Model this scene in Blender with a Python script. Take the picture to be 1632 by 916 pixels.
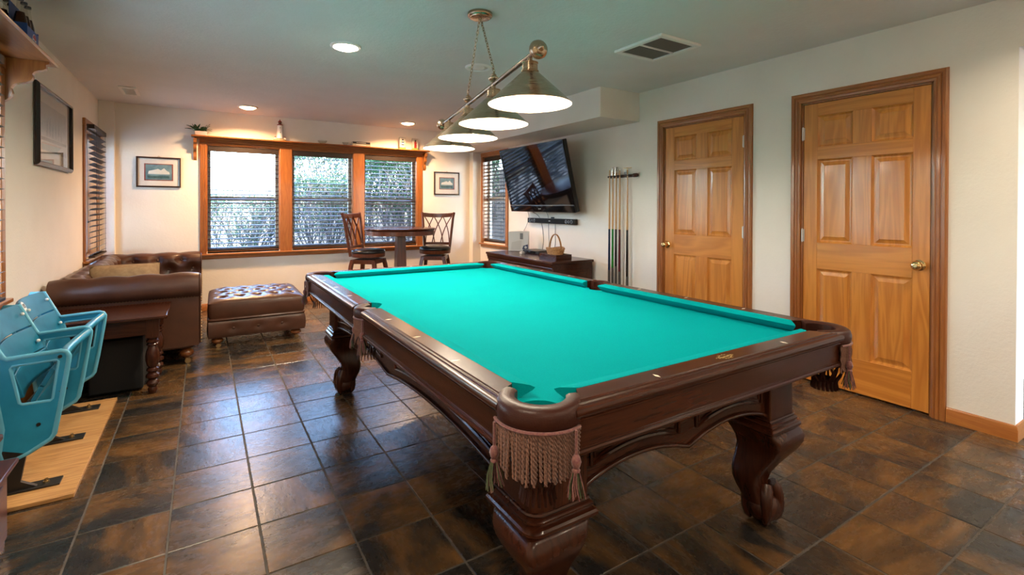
import bpy, bmesh, math, random
from mathutils import Vector, Matrix
random.seed(7)
PI = math.pi
for o in list(bpy.data.objects): bpy.data.objects.remove(o)
scene = bpy.context.scene
C = scene.collection

# ------------------------------------------------------------------ camera
# room axes: +Y runs along the pool table away from the camera, +X to the doors, Z up; metres
CAM_H, YAW, PITCH, ROLL, FPX, PPY = 1.2685, 0.5619, 0.0076, 0.0029, 781.5, 336.34
fwd = Vector((math.sin(YAW)*math.cos(PITCH), math.cos(YAW)*math.cos(PITCH), -math.sin(PITCH)))
rgt = Vector((math.cos(YAW), -math.sin(YAW), 0.0)); upv = rgt.cross(fwd)
R_ = rgt*math.cos(ROLL)+upv*math.sin(ROLL); U_ = -rgt*math.sin(ROLL)+upv*math.cos(ROLL)
camd = bpy.data.cameras.new('camera'); cam = bpy.data.objects.new('camera', camd); C.objects.link(cam)
M = Matrix.Identity(4)
for i in range(3): M[i][0], M[i][1], M[i][2] = R_[i], U_[i], -fwd[i]
M[0][3], M[1][3], M[2][3] = 0.0, 0.0, CAM_H
cam.matrix_world = M
camd.sensor_width = 36.0; camd.sensor_fit = 'HORIZONTAL'
camd.lens = 36.0*FPX/1632.0; camd.shift_y = -(458.0-PPY)/1632.0
camd.clip_start = 0.02; camd.clip_end = 300
scene.camera = cam

# ------------------------------------------------------------------ world, sun, exposure
world = bpy.data.worlds.new('sky'); scene.world = world; world.use_nodes = True
wn = world.node_tree.nodes; wl = world.node_tree.links; wn.clear()
wo = wn.new('ShaderNodeOutputWorld'); wb = wn.new('ShaderNodeBackground'); sk = wn.new('ShaderNodeTexSky')
sk.sky_type = 'NISHITA'; sk.sun_disc = False; sk.sun_elevation = math.radians(48); sk.sun_rotation = math.radians(170)
sk.air_density = 1.0; sk.dust_density = .7; sk.ozone_density = 3.0
wl.new(sk.outputs[0], wb.inputs[0]); wl.new(wb.outputs[0], wo.inputs[0])
wb.inputs[1].default_value = 2.6
sund = bpy.data.lights.new('sun', 'SUN'); sun = bpy.data.objects.new('sun', sund); C.objects.link(sun)
sund.energy = 15.0; sund.angle = 0.01; sund.color = (1.0, .95, .86)
sun.rotation_euler = Vector((-.12, 1.0, -1.05)).to_track_quat('-Z', 'Y').to_euler()
scene.view_settings.view_transform = 'Standard'; scene.view_settings.look = 'None'
scene.view_settings.exposure = 0.95; scene.view_settings.gamma = 1.0
scene.view_settings.use_curve_mapping = False
scene.cycles.max_bounces = 8; scene.cycles.diffuse_bounces = 5; scene.cycles.glossy_bounces = 4
scene.cycles.transparent_max_bounces = 16; scene.cycles.caustics_reflective = False; scene.cycles.caustics_refractive = False
scene.cycles.sample_clamp_indirect = 6.0

PENDANT_W, CAN_W = 8.4, 27.0

# ------------------------------------------------------------------ room measures
XL, XR, YB, YF, HC = -.974, 3.753, 7.028, -2.6, 2.433

# ------------------------------------------------------------------ mesh helpers
class MB:
    def __init__(s): s.v=[]; s.f=[]; s.M=None
    def add(s, vs, fs):
        n=len(s.v)
        if s.M is not None: vs=[tuple(s.M @ Vector(p)) for p in vs]
        s.v += [tuple(p) for p in vs]; s.f += [tuple(i+n for i in f) for f in fs]
        return s
    def box(s,x0,x1,y0,y1,z0,z1):
        return s.add([(x0,y0,z0),(x1,y0,z0),(x1,y1,z0),(x0,y1,z0),(x0,y0,z1),(x1,y0,z1),(x1,y1,z1),(x0,y1,z1)],
          [(0,3,2,1),(4,5,6,7),(0,1,5,4),(1,2,6,5),(2,3,7,6),(3,0,4,7)])
    def frus(s,b0,b1,z0,z1):   # two rectangles (x0,x1,y0,y1) at z0 and z1
        a=[(b0[0],b0[2]),(b0[1],b0[2]),(b0[1],b0[3]),(b0[0],b0[3])]; b=[(b1[0],b1[2]),(b1[1],b1[2]),(b1[1],b1[3]),(b1[0],b1[3])]
        return s.add([(x,y,z0) for x,y in a]+[(x,y,z1) for x,y in b],[(0,3,2,1),(4,5,6,7),(0,1,5,4),(1,2,6,5),(2,3,7,6),(3,0,4,7)])
    def prism(s,pts,axis,a,b):
        n=len(pts)
        def P(p,t): return {'x':(t,p[0],p[1]),'y':(p[0],t,p[1]),'z':(p[0],p[1],t)}[axis]
        return s.add([P(p,a) for p in pts]+[P(p,b) for p in pts],
          [tuple(range(n))[::-1],tuple(range(n,2*n))]+[(i,(i+1)%n,n+(i+1)%n,n+i) for i in range(n)])
    def rings(s,rings,closed=True,cap=True,loop=False):   # list of equal-length point rings
        n=len(rings[0]); vs=[p for r in rings for p in r]; fs=[]
        m=len(rings)
        for i in range(m if loop else m-1):
            for j in range(n if closed else n-1):
                a=i*n+j; b=i*n+(j+1)%n; i2=(i+1)%m
                fs.append((a,b,i2*n+(j+1)%n,i2*n+j))
        if cap and closed and not loop: fs += [tuple(range(n))[::-1], tuple(range((m-1)*n,m*n))]
        return s.add(vs,fs)
    def lathe(s,prof,n=20,c=(0,0,0),axis='z',sx=1,sy=1,cap=True,loop=False):
        rs=[]
        for r,h in prof:
            ring=[]
            for k in range(n):
                a=2*PI*k/n; p=(r*math.cos(a)*sx,r*math.sin(a)*sy)
                q={'z':(p[0],p[1],h),'x':(h,p[0],p[1]),'y':(p[1],h,p[0])}[axis]
                ring.append((q[0]+c[0],q[1]+c[1],q[2]+c[2]))
            rs.append(ring)
        return s.rings(rs,cap=cap,loop=loop)
    def tube(s,pts,r,n=8,loop=False,flat=1.0):
        pts=[Vector(p) for p in pts]; m=len(pts); rs=[]; prev=None
        for i,p in enumerate(pts):
            if loop: t=pts[(i+1)%m]-pts[i-1]
            else: t=pts[min(i+1,m-1)]-pts[max(i-1,0)]
            t.normalize()
            if prev is None:
                u=t.cross(Vector((0,0,1)) if abs(t.z)<.9 else Vector((1,0,0))); u.normalize()
            else:
                u=prev-t*prev.dot(t); u.normalize()
            w=t.cross(u); prev=u
            rr=r[i] if isinstance(r,(list,tuple)) else r
            rs.append([tuple(p+u*(rr*math.cos(2*PI*k/n))+w*(rr*flat*math.sin(2*PI*k/n))) for k in range(n)])
        return s.rings(rs,loop=loop,cap=not loop)
    def ball(s,c,r,nu=14,nv=8,sc=(1,1,1)):
        rs=[]
        for j in range(1,nv):
            a=PI*j/nv; rs.append([(c[0]+r*sc[0]*math.sin(a)*math.cos(2*PI*k/nu),c[1]+r*sc[1]*math.sin(a)*math.sin(2*PI*k/nu),c[2]-r*sc[2]*math.cos(a)) for k in range(nu)])
        return s.rings(rs)
    def grid(s,fn,nu,nv):
        return s.add([fn(i/nu,j/nv) for j in range(nv+1) for i in range(nu+1)],
          [(j*(nu+1)+i,j*(nu+1)+i+1,(j+1)*(nu+1)+i+1,(j+1)*(nu+1)+i) for j in range(nv) for i in range(nu)])
    def sweep(s,prof,path,closed=False,up='z'):
        # prof: (offset to the right of travel, height); path: 2D points; mitred. up: which axis the height runs along
        m=len(path); rs=[]
        for i in range(m):
            p=Vector(path[i]); a=Vector(path[i-1]) if (i>0 or closed) else None; b=Vector(path[(i+1)%m]) if (i<m-1 or closed) else None
            def nr(d): d=d.normalized(); return Vector((d.y,-d.x))
            if a is None: q=nr(b-p)
            elif b is None: q=nr(p-a)
            else:
                n1,n2=nr(p-a),nr(b-p); q=n1+n2; q=q/max(q.dot(n1),.2)
            ring=[]
            for o,h in prof:
                x=p.x+q.x*o; y=p.y+q.y*o
                ring.append({'z':(x,y,h),'y':(x,h,y),'x':(h,x,y)}[up])
            rs.append(ring)
        return s.rings(rs,loop=closed,cap=not closed)
    def mesh(s,name,smooth=None):
        me=bpy.data.meshes.new(name); me.from_pydata(s.v,[],s.f); me.update()
        bm=bmesh.new(); bm.from_mesh(me); bmesh.ops.recalc_face_normals(bm,faces=bm.faces); bm.to_mesh(me); bm.free()
        if smooth:
            me.polygons.foreach_set('use_smooth',[True]*len(me.polygons))
            me.set_sharp_from_angle(angle=math.radians(smooth))
        return me
def link(name,me,mt,parent=None,loc=None,rot=None,bevel=0,seg=2):
    o=bpy.data.objects.new(name,me); C.objects.link(o)
    if mt is not None and len(me.materials)==0: me.materials.append(mt)
    if parent: o.parent=parent
    if loc: o.location=loc
    if rot: o.rotation_euler=rot
    if bevel:
        m=o.modifiers.new('bevel','BEVEL'); m.width=bevel; m.segments=seg; m.limit_method='ANGLE'; m.angle_limit=math.radians(35)
        me.polygons.foreach_set('use_smooth',[True]*len(me.polygons)); me.set_sharp_from_angle(angle=math.radians(50))
        m.harden_normals=False
    return o
def part(name,mb,mt,parent,smooth=None,loc=None,rot=None,bevel=0,label=None,seg=2):
    o=link(name,mb.mesh(name,smooth),mt,parent,loc,rot,bevel,seg)
    if label: o['label']=label
    return o
def tag(o,label=None,cat=None,group=None,kind=None):
    if label: o['label']=label
    if cat: o['category']=cat
    if group: o['group']=group
    if kind: o['kind']=kind
    return o
def thing(name,label,cat,loc=(0,0,0),rz=0,group=None):
    o=bpy.data.objects.new(name,None); C.objects.link(o); o.location=loc; o.rotation_euler=(0,0,rz); o.empty_display_size=.05
    return tag(o,label,cat,group)
def struct(name,mb,mt,smooth=None,bevel=0,label=None):
    o=part(name,mb,mt,None,smooth,bevel=bevel); return tag(o,label,kind='structure')
def sempty(name,loc=(0,0,0),label=None):
    o=bpy.data.objects.new(name,None); C.objects.link(o); o.location=loc; return tag(o,label,kind='structure')
def copy_tree(o,parent=None):
    c=o.copy(); C.objects.link(c); c.parent=parent
    for ch in list(o.children): copy_tree(ch,c)
    return c
def rep(o,parent,loc=None,rot=None,scale=None,mt=None):
    c=o.copy(); C.objects.link(c); c.parent=parent
    if loc is not None: c.location=loc
    if rot is not None: c.rotation_euler=rot
    if scale is not None: c.scale=scale
    return c

# ------------------------------------------------------------------ materials
MATS={}
def nd(nt,t,**kw):
    n=nt.nodes.new(t)
    for k,v in kw.items():
        if k in n.inputs: n.inputs[k].default_value=v
        else: setattr(n,k,v)
    return n
def base(name,color=(.8,.8,.8),rough=.5,metal=0,spec=.5,coat=0,coat_r=.1,sheen=0,trans=0,emit=None,estr=0,ior=1.45):
    m=bpy.data.materials.new(name); m.use_nodes=True; nt=m.node_tree; b=nt.nodes['Principled BSDF']
    b.inputs['Base Color'].default_value=(*color,1); b.inputs['Roughness'].default_value=rough; b.inputs['Metallic'].default_value=metal
    b.inputs['Specular IOR Level'].default_value=spec; b.inputs['Coat Weight'].default_value=coat; b.inputs['Coat Roughness'].default_value=coat_r
    b.inputs['Sheen Weight'].default_value=sheen; b.inputs['Transmission Weight'].default_value=trans; b.inputs['IOR'].default_value=ior
    if emit: b.inputs['Emission Color'].default_value=(*emit,1); b.inputs['Emission Strength'].default_value=estr
    MATS[name]=m; return m,nt,b
def coords(nt,scale=(1,1,1),rand=True,kind='Object'):
    tc=nd(nt,'ShaderNodeTexCoord'); mp=nd(nt,'ShaderNodeMapping'); mp.inputs['Scale'].default_value=scale
    if rand:
        oi=nd(nt,'ShaderNodeObjectInfo'); gm=nd(nt,'ShaderNodeNewGeometry')
        ad=nd(nt,'ShaderNodeMath',operation='ADD'); nt.links.new(oi.outputs['Random'],ad.inputs[0]); nt.links.new(gm.outputs['Random Per Island'],ad.inputs[1])
        mu=nd(nt,'ShaderNodeMath',operation='MULTIPLY'); mu.inputs[1].default_value=37.0; nt.links.new(ad.outputs[0],mu.inputs[0])
        va=nd(nt,'ShaderNodeVectorMath',operation='ADD'); nt.links.new(tc.outputs[kind],va.inputs[0]); nt.links.new(mu.outputs[0],va.inputs[1])
        nt.links.new(va.outputs[0],mp.inputs['Vector'])
    else: nt.links.new(tc.outputs[kind],mp.inputs['Vector'])
    return mp.outputs[0]
def noise(nt,vec,scale,detail=4,rough=.55,dist=0):
    n=nd(nt,'ShaderNodeTexNoise'); n.inputs['Scale'].default_value=scale; n.inputs['Detail'].default_value=detail
    n.inputs['Roughness'].default_value=rough; n.inputs['Distortion'].default_value=dist
    nt.links.new(vec,n.inputs['Vector']); return n.outputs['Fac']
def ramp(nt,fac,stops):
    r=nd(nt,'ShaderNodeValToRGB'); e=r.color_ramp.elements
    while len(e)<len(stops): e.new(.5)
    for k,(p,c) in enumerate(stops): e[k].position=p; e[k].color=(*c,1)
    nt.links.new(fac,r.inputs[0]); return r.outputs[0]
def bump(nt,b,h,strength=.3,dist=.01):
    n=nd(nt,'ShaderNodeBump'); n.inputs['Strength'].default_value=strength; n.inputs['Distance'].default_value=dist
    nt.links.new(h,n.inputs['Height']); nt.links.new(n.outputs[0],b.inputs['Normal']); return n
def wood(name,c1,c2,axis='z',rough=.35,coat=.3,scale=1.0,fine=.5,spec=.5,knots=False):
    m,nt,b=base(name,c1,rough,coat=coat,coat_r=.12,spec=spec)
    k={'x':(.09,1,1),'y':(1,.09,1),'z':(1,1,.09)}[axis]
    v=coords(nt,tuple(q*scale for q in k))
    n1=noise(nt,v,9,3,.5,.6)
    wv=nd(nt,'ShaderNodeMath',operation='MULTIPLY'); wv.inputs[1].default_value=13.0; nt.links.new(n1,wv.inputs[0])
    fr=nd(nt,'ShaderNodeMath',operation='PINGPONG'); fr.inputs[1].default_value=1.0; nt.links.new(wv.outputs[0],fr.inputs[0])
    n2=noise(nt,v,90,3,.6)
    mx=nd(nt,'ShaderNodeMix',data_type='FLOAT'); mx.inputs['Factor'].default_value=fine
    nt.links.new(fr.outputs[0],mx.inputs[2]); nt.links.new(n2,mx.inputs[3])
    mid=tuple((a+d)/2 for a,d in zip(c1,c2))
    col=ramp(nt,mx.outputs[0],[(.2,c1),(.5,mid),(.8,c2)])
    nt.links.new(col,b.inputs['Base Color']); bump(nt,b,n2,.06,.002)
    return m
def speck(name,c1,c2,scale=20,rough=.6,detail=5,bmp=0,bscale=None,bd=.003,stops=(.35,.65),**kw):
    m,nt,b=base(name,c1,rough,**kw)
    v=coords(nt,(1,1,1),rand=False); n=noise(nt,v,scale,detail)
    nt.links.new(ramp(nt,n,[(stops[0],c1),(stops[1],c2)]),b.inputs['Base Color'])
    if bmp: bump(nt,b,noise(nt,v,bscale or scale,4,.6),bmp,bd)
    return m

WALL=speck('wall_paint',(.83,.78,.71),(.86,.81,.74),3,.75,bmp=.35,bscale=55,bd=.004)
CEIL=speck('ceiling_paint',(.79,.78,.765),(.82,.81,.80),3,.85,bmp=.5,bscale=38,bd=.006)
OUTW=speck('siding_paint',(.6,.57,.5),(.66,.62,.55),2,.8)
PINE_V=wood('pine_upright',(.64,.255,.045),(.50,.175,.026),'z',.3,.45,.8,.3)
PINE_H=wood('pine_cross',(.64,.255,.045),(.50,.175,.026),'y',.3,.45,.8,.3)
OAK_V=wood('oak_upright',(.38,.14,.034),(.27,.088,.02),'z',.33,.4,1.5,.55)
OAK_X=wood('oak_crosswise',(.38,.14,.034),(.27,.088,.02),'x',.33,.4,1.5,.55)
OAK_Y=wood('oak_lengthwise',(.44,.165,.036),(.32,.105,.021),'y',.33,.4,1.5,.55)
MAHO_X=wood('mahogany_cross',(.060,.0150,.0060),(.029,.0075,.0035),'x',.26,.22,2.0,.6,.35)
MAHO_Y=wood('mahogany_long',(.060,.0150,.0060),(.029,.0075,.0035),'y',.26,.22,2.0,.6,.35)
MAHO_Z=wood('mahogany_upright',(.060,.0150,.0060),(.029,.0075,.0035),'z',.26,.22,2.0,.6,.35)
CHERRY=wood('cherry_wood',(.14,.036,.012),(.07,.017,.006),'z',.32,.15,2.0,.6,.35)
REDWOOD=wood('red_stained_wood',(.085,.018,.012),(.05,.010,.008),'y',.35,.3,2.0,.6)
PLY=wood('plywood_board',(.62,.34,.13),(.42,.20,.065),'x',.45,.15,2.2,.45)

def tile_mat():
    m,nt,b=base('slate_tile',(.1,.07,.05),.4,spec=.5)
    tc=nd(nt,'ShaderNodeTexCoord'); oi=nd(nt,'ShaderNodeObjectInfo'); gm=nd(nt,'ShaderNodeNewGeometry')
    ad0=nd(nt,'ShaderNodeMath',operation='ADD'); nt.links.new(oi.outputs['Random'],ad0.inputs[0]); nt.links.new(gm.outputs['Random Per Island'],ad0.inputs[1])
    m4=nd(nt,'ShaderNodeMath',operation='MULTIPLY'); m4.inputs[1].default_value=4.0; nt.links.new(ad0.outputs[0],m4.inputs[0])
    fl=nd(nt,'ShaderNodeMath',operation='FLOOR'); nt.links.new(m4.outputs[0],fl.inputs[0])
    an=nd(nt,'ShaderNodeMath',operation='MULTIPLY'); an.inputs[1].default_value=PI/2; nt.links.new(fl.outputs[0],an.inputs[0])
    vr=nd(nt,'ShaderNodeVectorRotate',rotation_type='Z_AXIS'); nt.links.new(tc.outputs['Object'],vr.inputs['Vector']); nt.links.new(an.outputs[0],vr.inputs['Angle'])
    mo=nd(nt,'ShaderNodeMath',operation='MULTIPLY'); mo.inputs[1].default_value=37.0; nt.links.new(ad0.outputs[0],mo.inputs[0])
    va=nd(nt,'ShaderNodeVectorMath',operation='ADD'); nt.links.new(vr.outputs[0],va.inputs[0]); nt.links.new(mo.outputs[0],va.inputs[1])
    mp=nd(nt,'ShaderNodeMapping'); mp.inputs['Scale'].default_value=(.62,1.3,1); nt.links.new(va.outputs[0],mp.inputs['Vector']); v=mp.outputs[0]
    n=noise(nt,v,2.5,7,.6,.8); n2=noise(nt,v,9,6,.65,.4); n3=noise(nt,v,26,5,.7)
    col=ramp(nt,n,[(.35,(.016,.0150,.0150)),(.44,(.030,.025,.021)),(.51,(.085,.047,.021)),(.61,(.165,.080,.027)),(.72,(.060,.037,.023))])
    col2=ramp(nt,n2,[(.40,(.40,.40,.42)),(.62,(1,1,1))])
    mx=nd(nt,'ShaderNodeMix',data_type='RGBA',blend_type='MULTIPLY'); mx.inputs['Factor'].default_value=.55
    nt.links.new(col,mx.inputs[6]); nt.links.new(col2,mx.inputs[7]); nt.links.new(mx.outputs[2],b.inputs['Base Color'])
    rr=nd(nt,'ShaderNodeMapRange'); rr.inputs['To Min'].default_value=.20; rr.inputs['To Max'].default_value=.34
    nt.links.new(n3,rr.inputs['Value']); nt.links.new(rr.outputs[0],b.inputs['Roughness'])
    ad=nd(nt,'ShaderNodeMath',operation='MULTIPLY_ADD'); ad.inputs[1].default_value=.5; nt.links.new(n3,ad.inputs[0]); nt.links.new(n2,ad.inputs[2])
    bump(nt,b,ad.outputs[0],.20,.005)
    return m
TILE=tile_mat()
GROUT=speck('grout',(.11,.095,.08),(.065,.055,.045),14,.8)
def felt():
    m,nt,b=base('green_cloth',(.0,.36,.28),.95,spec=.03)
    v=coords(nt,rand=False); n=noise(nt,v,260,3,.7); n2=noise(nt,v,1.6,4,.6)
    c=ramp(nt,n,[(.3,(.0,.265,.285)),(.7,(.0,.315,.335))]); c2=ramp(nt,n2,[(.3,(.93,.93,.93)),(.75,(1.08,1.04,1.03))])
    mx=nd(nt,'ShaderNodeMix',data_type='RGBA',blend_type='MULTIPLY'); mx.inputs['Factor'].default_value=1
    nt.links.new(c,mx.inputs[6]); nt.links.new(c2,mx.inputs[7]); nt.links.new(mx.outputs[2],b.inputs['Base Color'])
    bump(nt,b,n,.1,.001); return m
FELT=felt()
def leather(name,c1,c2,rough=.34,scale=5,coat=.15,spec=.5):
    m,nt,b=base(name,c1,rough,spec=spec,coat=coat,coat_r=.25)
    v=coords(nt,rand=False); n=noise(nt,v,scale,5,.6); nb=nd(nt,'ShaderNodeTexVoronoi'); nb.inputs['Scale'].default_value=220; nt.links.new(v,nb.inputs['Vector'])
    nt.links.new(ramp(nt,n,[(.3,c1),(.7,c2)]),b.inputs['Base Color']); bump(nt,b,nb.outputs['Distance'],.12,.002); return m
LEATHER=leather('brown_leather',(.050,.019,.0105),(.082,.031,.016))
POCKETL=leather('pocket_leather',(.034,.009,.0055),(.048,.013,.007),.40,12,0,.3)
BLACKL=leather('black_leather',(.008,.007,.007),(.014,.012,.012),.3)
def brushed(name,c,rough=.3):
    m,nt,b=base(name,c,rough,metal=1); v=coords(nt,(1,1,40),rand=False); n=noise(nt,v,12,3)
    r=nd(nt,'ShaderNodeMapRange'); r.inputs['To Min'].default_value=rough*.8; r.inputs['To Max'].default_value=rough*1.3
    nt.links.new(n,r.inputs['Value']); nt.links.new(r.outputs[0],b.inputs['Roughness']); return m
NICKEL=brushed('brushed_nickel',(.50,.38,.26),.25)
DKNICKEL=base('dark_nickel',(.20,.18,.16),.18,metal=1)[0]
CHROME=base('chrome',(.8,.8,.8),.08,metal=1)[0]
BRASS=base('polished_brass',(.83,.58,.27),.12,metal=1)[0]
OLDBRASS=base('aged_brass',(.55,.40,.2),.3,metal=1)[0]
STEEL=base('hinge_steel',(.6,.58,.55),.3,metal=1)[0]
BLKSTEEL=base('black_steel',(.018,.016,.015),.45,spec=.5)[0]
BLKPL=base('black_plastic',(.010,.010,.011),.35)[0]
BLKGL=base('gloss_black',(.006,.006,.007),.06)[0]
SCREEN=base('screen_glass',(.004,.004,.005),.045,spec=.65)[0]
WHITEPL=base('white_plastic',(.72,.72,.70),.4)[0]
GREYPL=base('grey_plastic',(.2,.2,.21),.4)[0]
NAVYPL=base('navy_plastic',(.02,.03,.10),.35)[0]
WHITEP=base('white_enamel',(.90,.89,.86),.35)[0]
VINYL=base('white_vinyl',(.62,.61,.58),.4)[0]
SHADEIN=base('shade_white_inside',(.9,.88,.82),.6)[0]
BULB=base('lit_bulb',(1,1,1),.5,emit=(1,.86,.66),estr=30)[0]
CANLENS=base('lit_can_lens',(1,1,1),.5,emit=(1,.80,.55),estr=26)[0]
SLAT=speck('dark_slat',(.022,.013,.010),(.032,.019,.014),30,.4)
CORD=base('dark_cord',(.02,.016,.014),.7)[0]
IVORY=base('ivory_inlay',(.83,.76,.58),.3)[0]
GOLD=base('gold_inlay',(.62,.42,.16),.35,metal=.4)[0]
SPEAKER=speck('speaker_cloth',(.006,.006,.006),(.012,.012,.012),300,.9)
def seatblue():
    m,nt,b=base('chipped_blue_paint',(.015,.25,.36),.3,spec=.5,coat=.2)
    v=coords(nt,rand=False); n=noise(nt,v,26,6,.7); n2=noise(nt,v,5,4)
    c=ramp(nt,n2,[(.3,(.012,.20,.35)),(.7,(.030,.31,.51))]); f=ramp(nt,n,[(.70,(0,0,0)),(.735,(1,1,1))])
    mx=nd(nt,'ShaderNodeMix',data_type='RGBA'); nt.links.new(f,mx.inputs[0]); nt.links.new(c,mx.inputs[6]); mx.inputs[7].default_value=(.09,.055,.03,1)
    nt.links.new(mx.outputs[2],b.inputs['Base Color']); return m
BLUE=seatblue()
BLUE2=base('light_blue_rim',(.12,.44,.62),.35,coat=.2)[0]
BLUEW=speck('teal_slat_paint',(.007,.13,.22),(.012,.175,.29),9,.38)
WICKER=speck('wicker',(.50,.27,.10),(.30,.14,.045),60,.6,bmp=.4,bscale=120)
CORDROPE=speck('maroon_gold_cord',(.12,.046,.034),(.20,.095,.058),220,.6,sheen=.3)
TASSELM=speck('maroon_tassel',(.13,.03,.045),(.23,.10,.075),200,.7,sheen=.3)
TASSELG=speck('green_tassel',(.03,.055,.02),(.09,.10,.05),200,.7)
PILLOW=speck('tan_pillow_cloth',(.26,.165,.085),(.36,.24,.13),24,.85,bmp=.2,bscale=200)
PAPER=base('mat_board',(.80,.77,.71),.8)[0]
PRINTB=speck('print_blue',(.10,.22,.28),(.20,.34,.38),14,.6)
PRINTW=base('print_white',(.72,.74,.70),.7)[0]
PRINTD=speck('print_teal',(.02,.09,.11),(.05,.15,.17),30,.6)
PRINTR=base('print_red_border',(.30,.07,.05),.6)[0]
PRINTG=speck('print_mist',(.46,.47,.45),(.56,.56,.52),8,.7)
PRINTT=base('print_tree_grey',(.33,.35,.35),.8)[0]
PRINTO=base('print_orange_border',(.50,.22,.10),.6)[0]
FRAMEW=wood('dark_frame_wood',(.035,.013,.008),(.02,.008,.006),'x',.3,.4,3)
FRAMEM=base('dark_metal_frame',(.05,.042,.04),.25,metal=.6)[0]
def glassmat(name,tint=(1,1,1),rough=.0):
    m=bpy.data.materials.new(name); m.use_nodes=True; nt=m.node_tree; nt.nodes.clear()
    o=nd(nt,'ShaderNodeOutputMaterial'); t=nd(nt,'ShaderNodeBsdfTransparent'); g=nd(nt,'ShaderNodeBsdfGlossy'); mx=nd(nt,'ShaderNodeMixShader'); f=nd(nt,'ShaderNodeLayerWeight')
    t.inputs[0].default_value=(*tint,1); g.inputs['Roughness'].default_value=rough
    pw=nd(nt,'ShaderNodeMath',operation='POWER'); pw.inputs[1].default_value=5.0; ma=nd(nt,'ShaderNodeMath',operation='MULTIPLY_ADD'); ma.inputs[1].default_value=.9; ma.inputs[2].default_value=.035
    nt.links.new(f.outputs['Facing'],pw.inputs[0]); nt.links.new(pw.outputs[0],ma.inputs[0])
    nt.links.new(ma.outputs[0],mx.inputs[0]); nt.links.new(t.outputs[0],mx.inputs[1]); nt.links.new(g.outputs[0],mx.inputs[2]); nt.links.new(mx.outputs[0],o.inputs[0]); return m
GLASS=glassmat('window_glass',(.93,.96,.97))
PGLASS=glassmat('picture_glass')
BOTTLEG=glassmat('bottle_glass',(.93,.94,.93))
# ------------------------------------------------------------------ the room
def wall(name,axis,a,b,u0,u1,z0,z1,holes,mt,label=None):
    us=sorted({u0,u1,*[h[0] for h in holes],*[h[1] for h in holes]}); zs=sorted({z0,z1,*[h[2] for h in holes],*[h[3] for h in holes]})
    us=[u for u in us if u0<=u<=u1]; zs=[z for z in zs if z0<=z<=z1]
    nu,nz=len(us)-1,len(zs)-1
    def solid(i,j):
        if i<0 or j<0 or i>=nu or j>=nz: return False
        cu=(us[i]+us[i+1])/2; cz=(zs[j]+zs[j+1])/2
        return not any(h[0]<cu<h[1] and h[2]<cz<h[3] for h in holes)
    mb=MB()
    def P(u,t,z): return (t,u,z) if axis=='x' else (u,t,z)
    for i in range(nu):
        for j in range(nz):
            if not solid(i,j): continue
            A,B,Z0,Z1=us[i],us[i+1],zs[j],zs[j+1]
            mb.add([P(A,a,Z0),P(B,a,Z0),P(B,a,Z1),P(A,a,Z1)],[(0,1,2,3)]); mb.add([P(A,b,Z0),P(B,b,Z0),P(B,b,Z1),P(A,b,Z1)],[(3,2,1,0)])
            if not solid(i-1,j): mb.add([P(A,a,Z0),P(A,b,Z0),P(A,b,Z1),P(A,a,Z1)],[(0,1,2,3)])
            if not solid(i+1,j): mb.add([P(B,a,Z0),P(B,b,Z0),P(B,b,Z1),P(B,a,Z1)],[(0,1,2,3)])
            if not solid(i,j-1): mb.add([P(A,a,Z0),P(B,a,Z0),P(B,b,Z0),P(A,b,Z0)],[(0,1,2,3)])
            if not solid(i,j+1): mb.add([P(A,a,Z1),P(B,a,Z1),P(B,b,Z1),P(A,b,Z1)],[(0,1,2,3)])
    me=mb.mesh(name)
    bm=bmesh.new(); bm.from_mesh(me); bmesh.ops.remove_doubles(bm,verts=bm.verts,dist=1e-5); bmesh.ops.recalc_face_normals(bm,faces=bm.faces); bm.to_mesh(me); bm.free()
    return tag(link(name,me,mt),label,kind='structure')
T=.15
W1=(.033,.846); W2=(.989,1.781); W3=(1.934,2.728); WZ=(.715,2.022)
LW1=(6.205,6.86); LW2=(2.0,3.85); LZ=(.76,2.05); RW=(6.12,6.80); RZ=(.73,2.06)
D1=(1.157,1.935); D2=(2.385,3.219); OPY=(-.35,.793)
HX=5.35; HY0,HY1=-1.3,1.05
wall('wall_back','y',YB,YB+T,XL-T,XR+T,0,HC,[(*W1,*WZ),(*W2,*WZ),(*W3,*WZ)],WALL)
wall('wall_left','x',XL-T,XL,YF,YB,0,HC,[(*LW1,*LZ),(*LW2,*LZ)],WALL)
wall('wall_right','x',XR,XR+T,YF,YB,0,HC,[(*RW,*RZ),(D1[0],D1[1],-.01,2.04),(D2[0],D2[1],-.01,2.04),(*OPY,-.01,2.149)],WALL)
FW=(-.1,2.9,0.02,2.1)
wall('wall_front','y',YF-T,YF,XL-T,XR+T,0,HC,[],WALL)
wall('wall_hall_far','x',HX,HX+T,HY0-T,HY1+T,0,HC,[],WALL)
wall('wall_hall_near','y',HY0-T,HY0,XR+T,HX,0,HC,[(3.95,4.55,-.01,2.1)],WALL)
wall('wall_hall_end','y',HY1,HY1+T,XR+T,HX,0,HC,[],WALL)
struct('ceiling',MB().box(XL-T,HX+T,YF-T,YB+T,HC,HC+.14),CEIL)
struct('wall_soffit',MB().box(3.22,XR-.001,3.5325,YB-.001,2.1404,HC-.001),WALL,bevel=.004,label='boxed soffit under the ceiling above the television')
struct('wall_corner_left',MB().box(XL+.001,-.833,6.965,YB-.001,.001,HC-.001),WALL,bevel=.004,label='boxed corner post beside the left window')
struct('wall_corner_right',MB().box(3.613,XR-.001,6.905,YB-.001,.001,2.139),WALL,bevel=.004,label='boxed corner post beside the side window')

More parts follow.
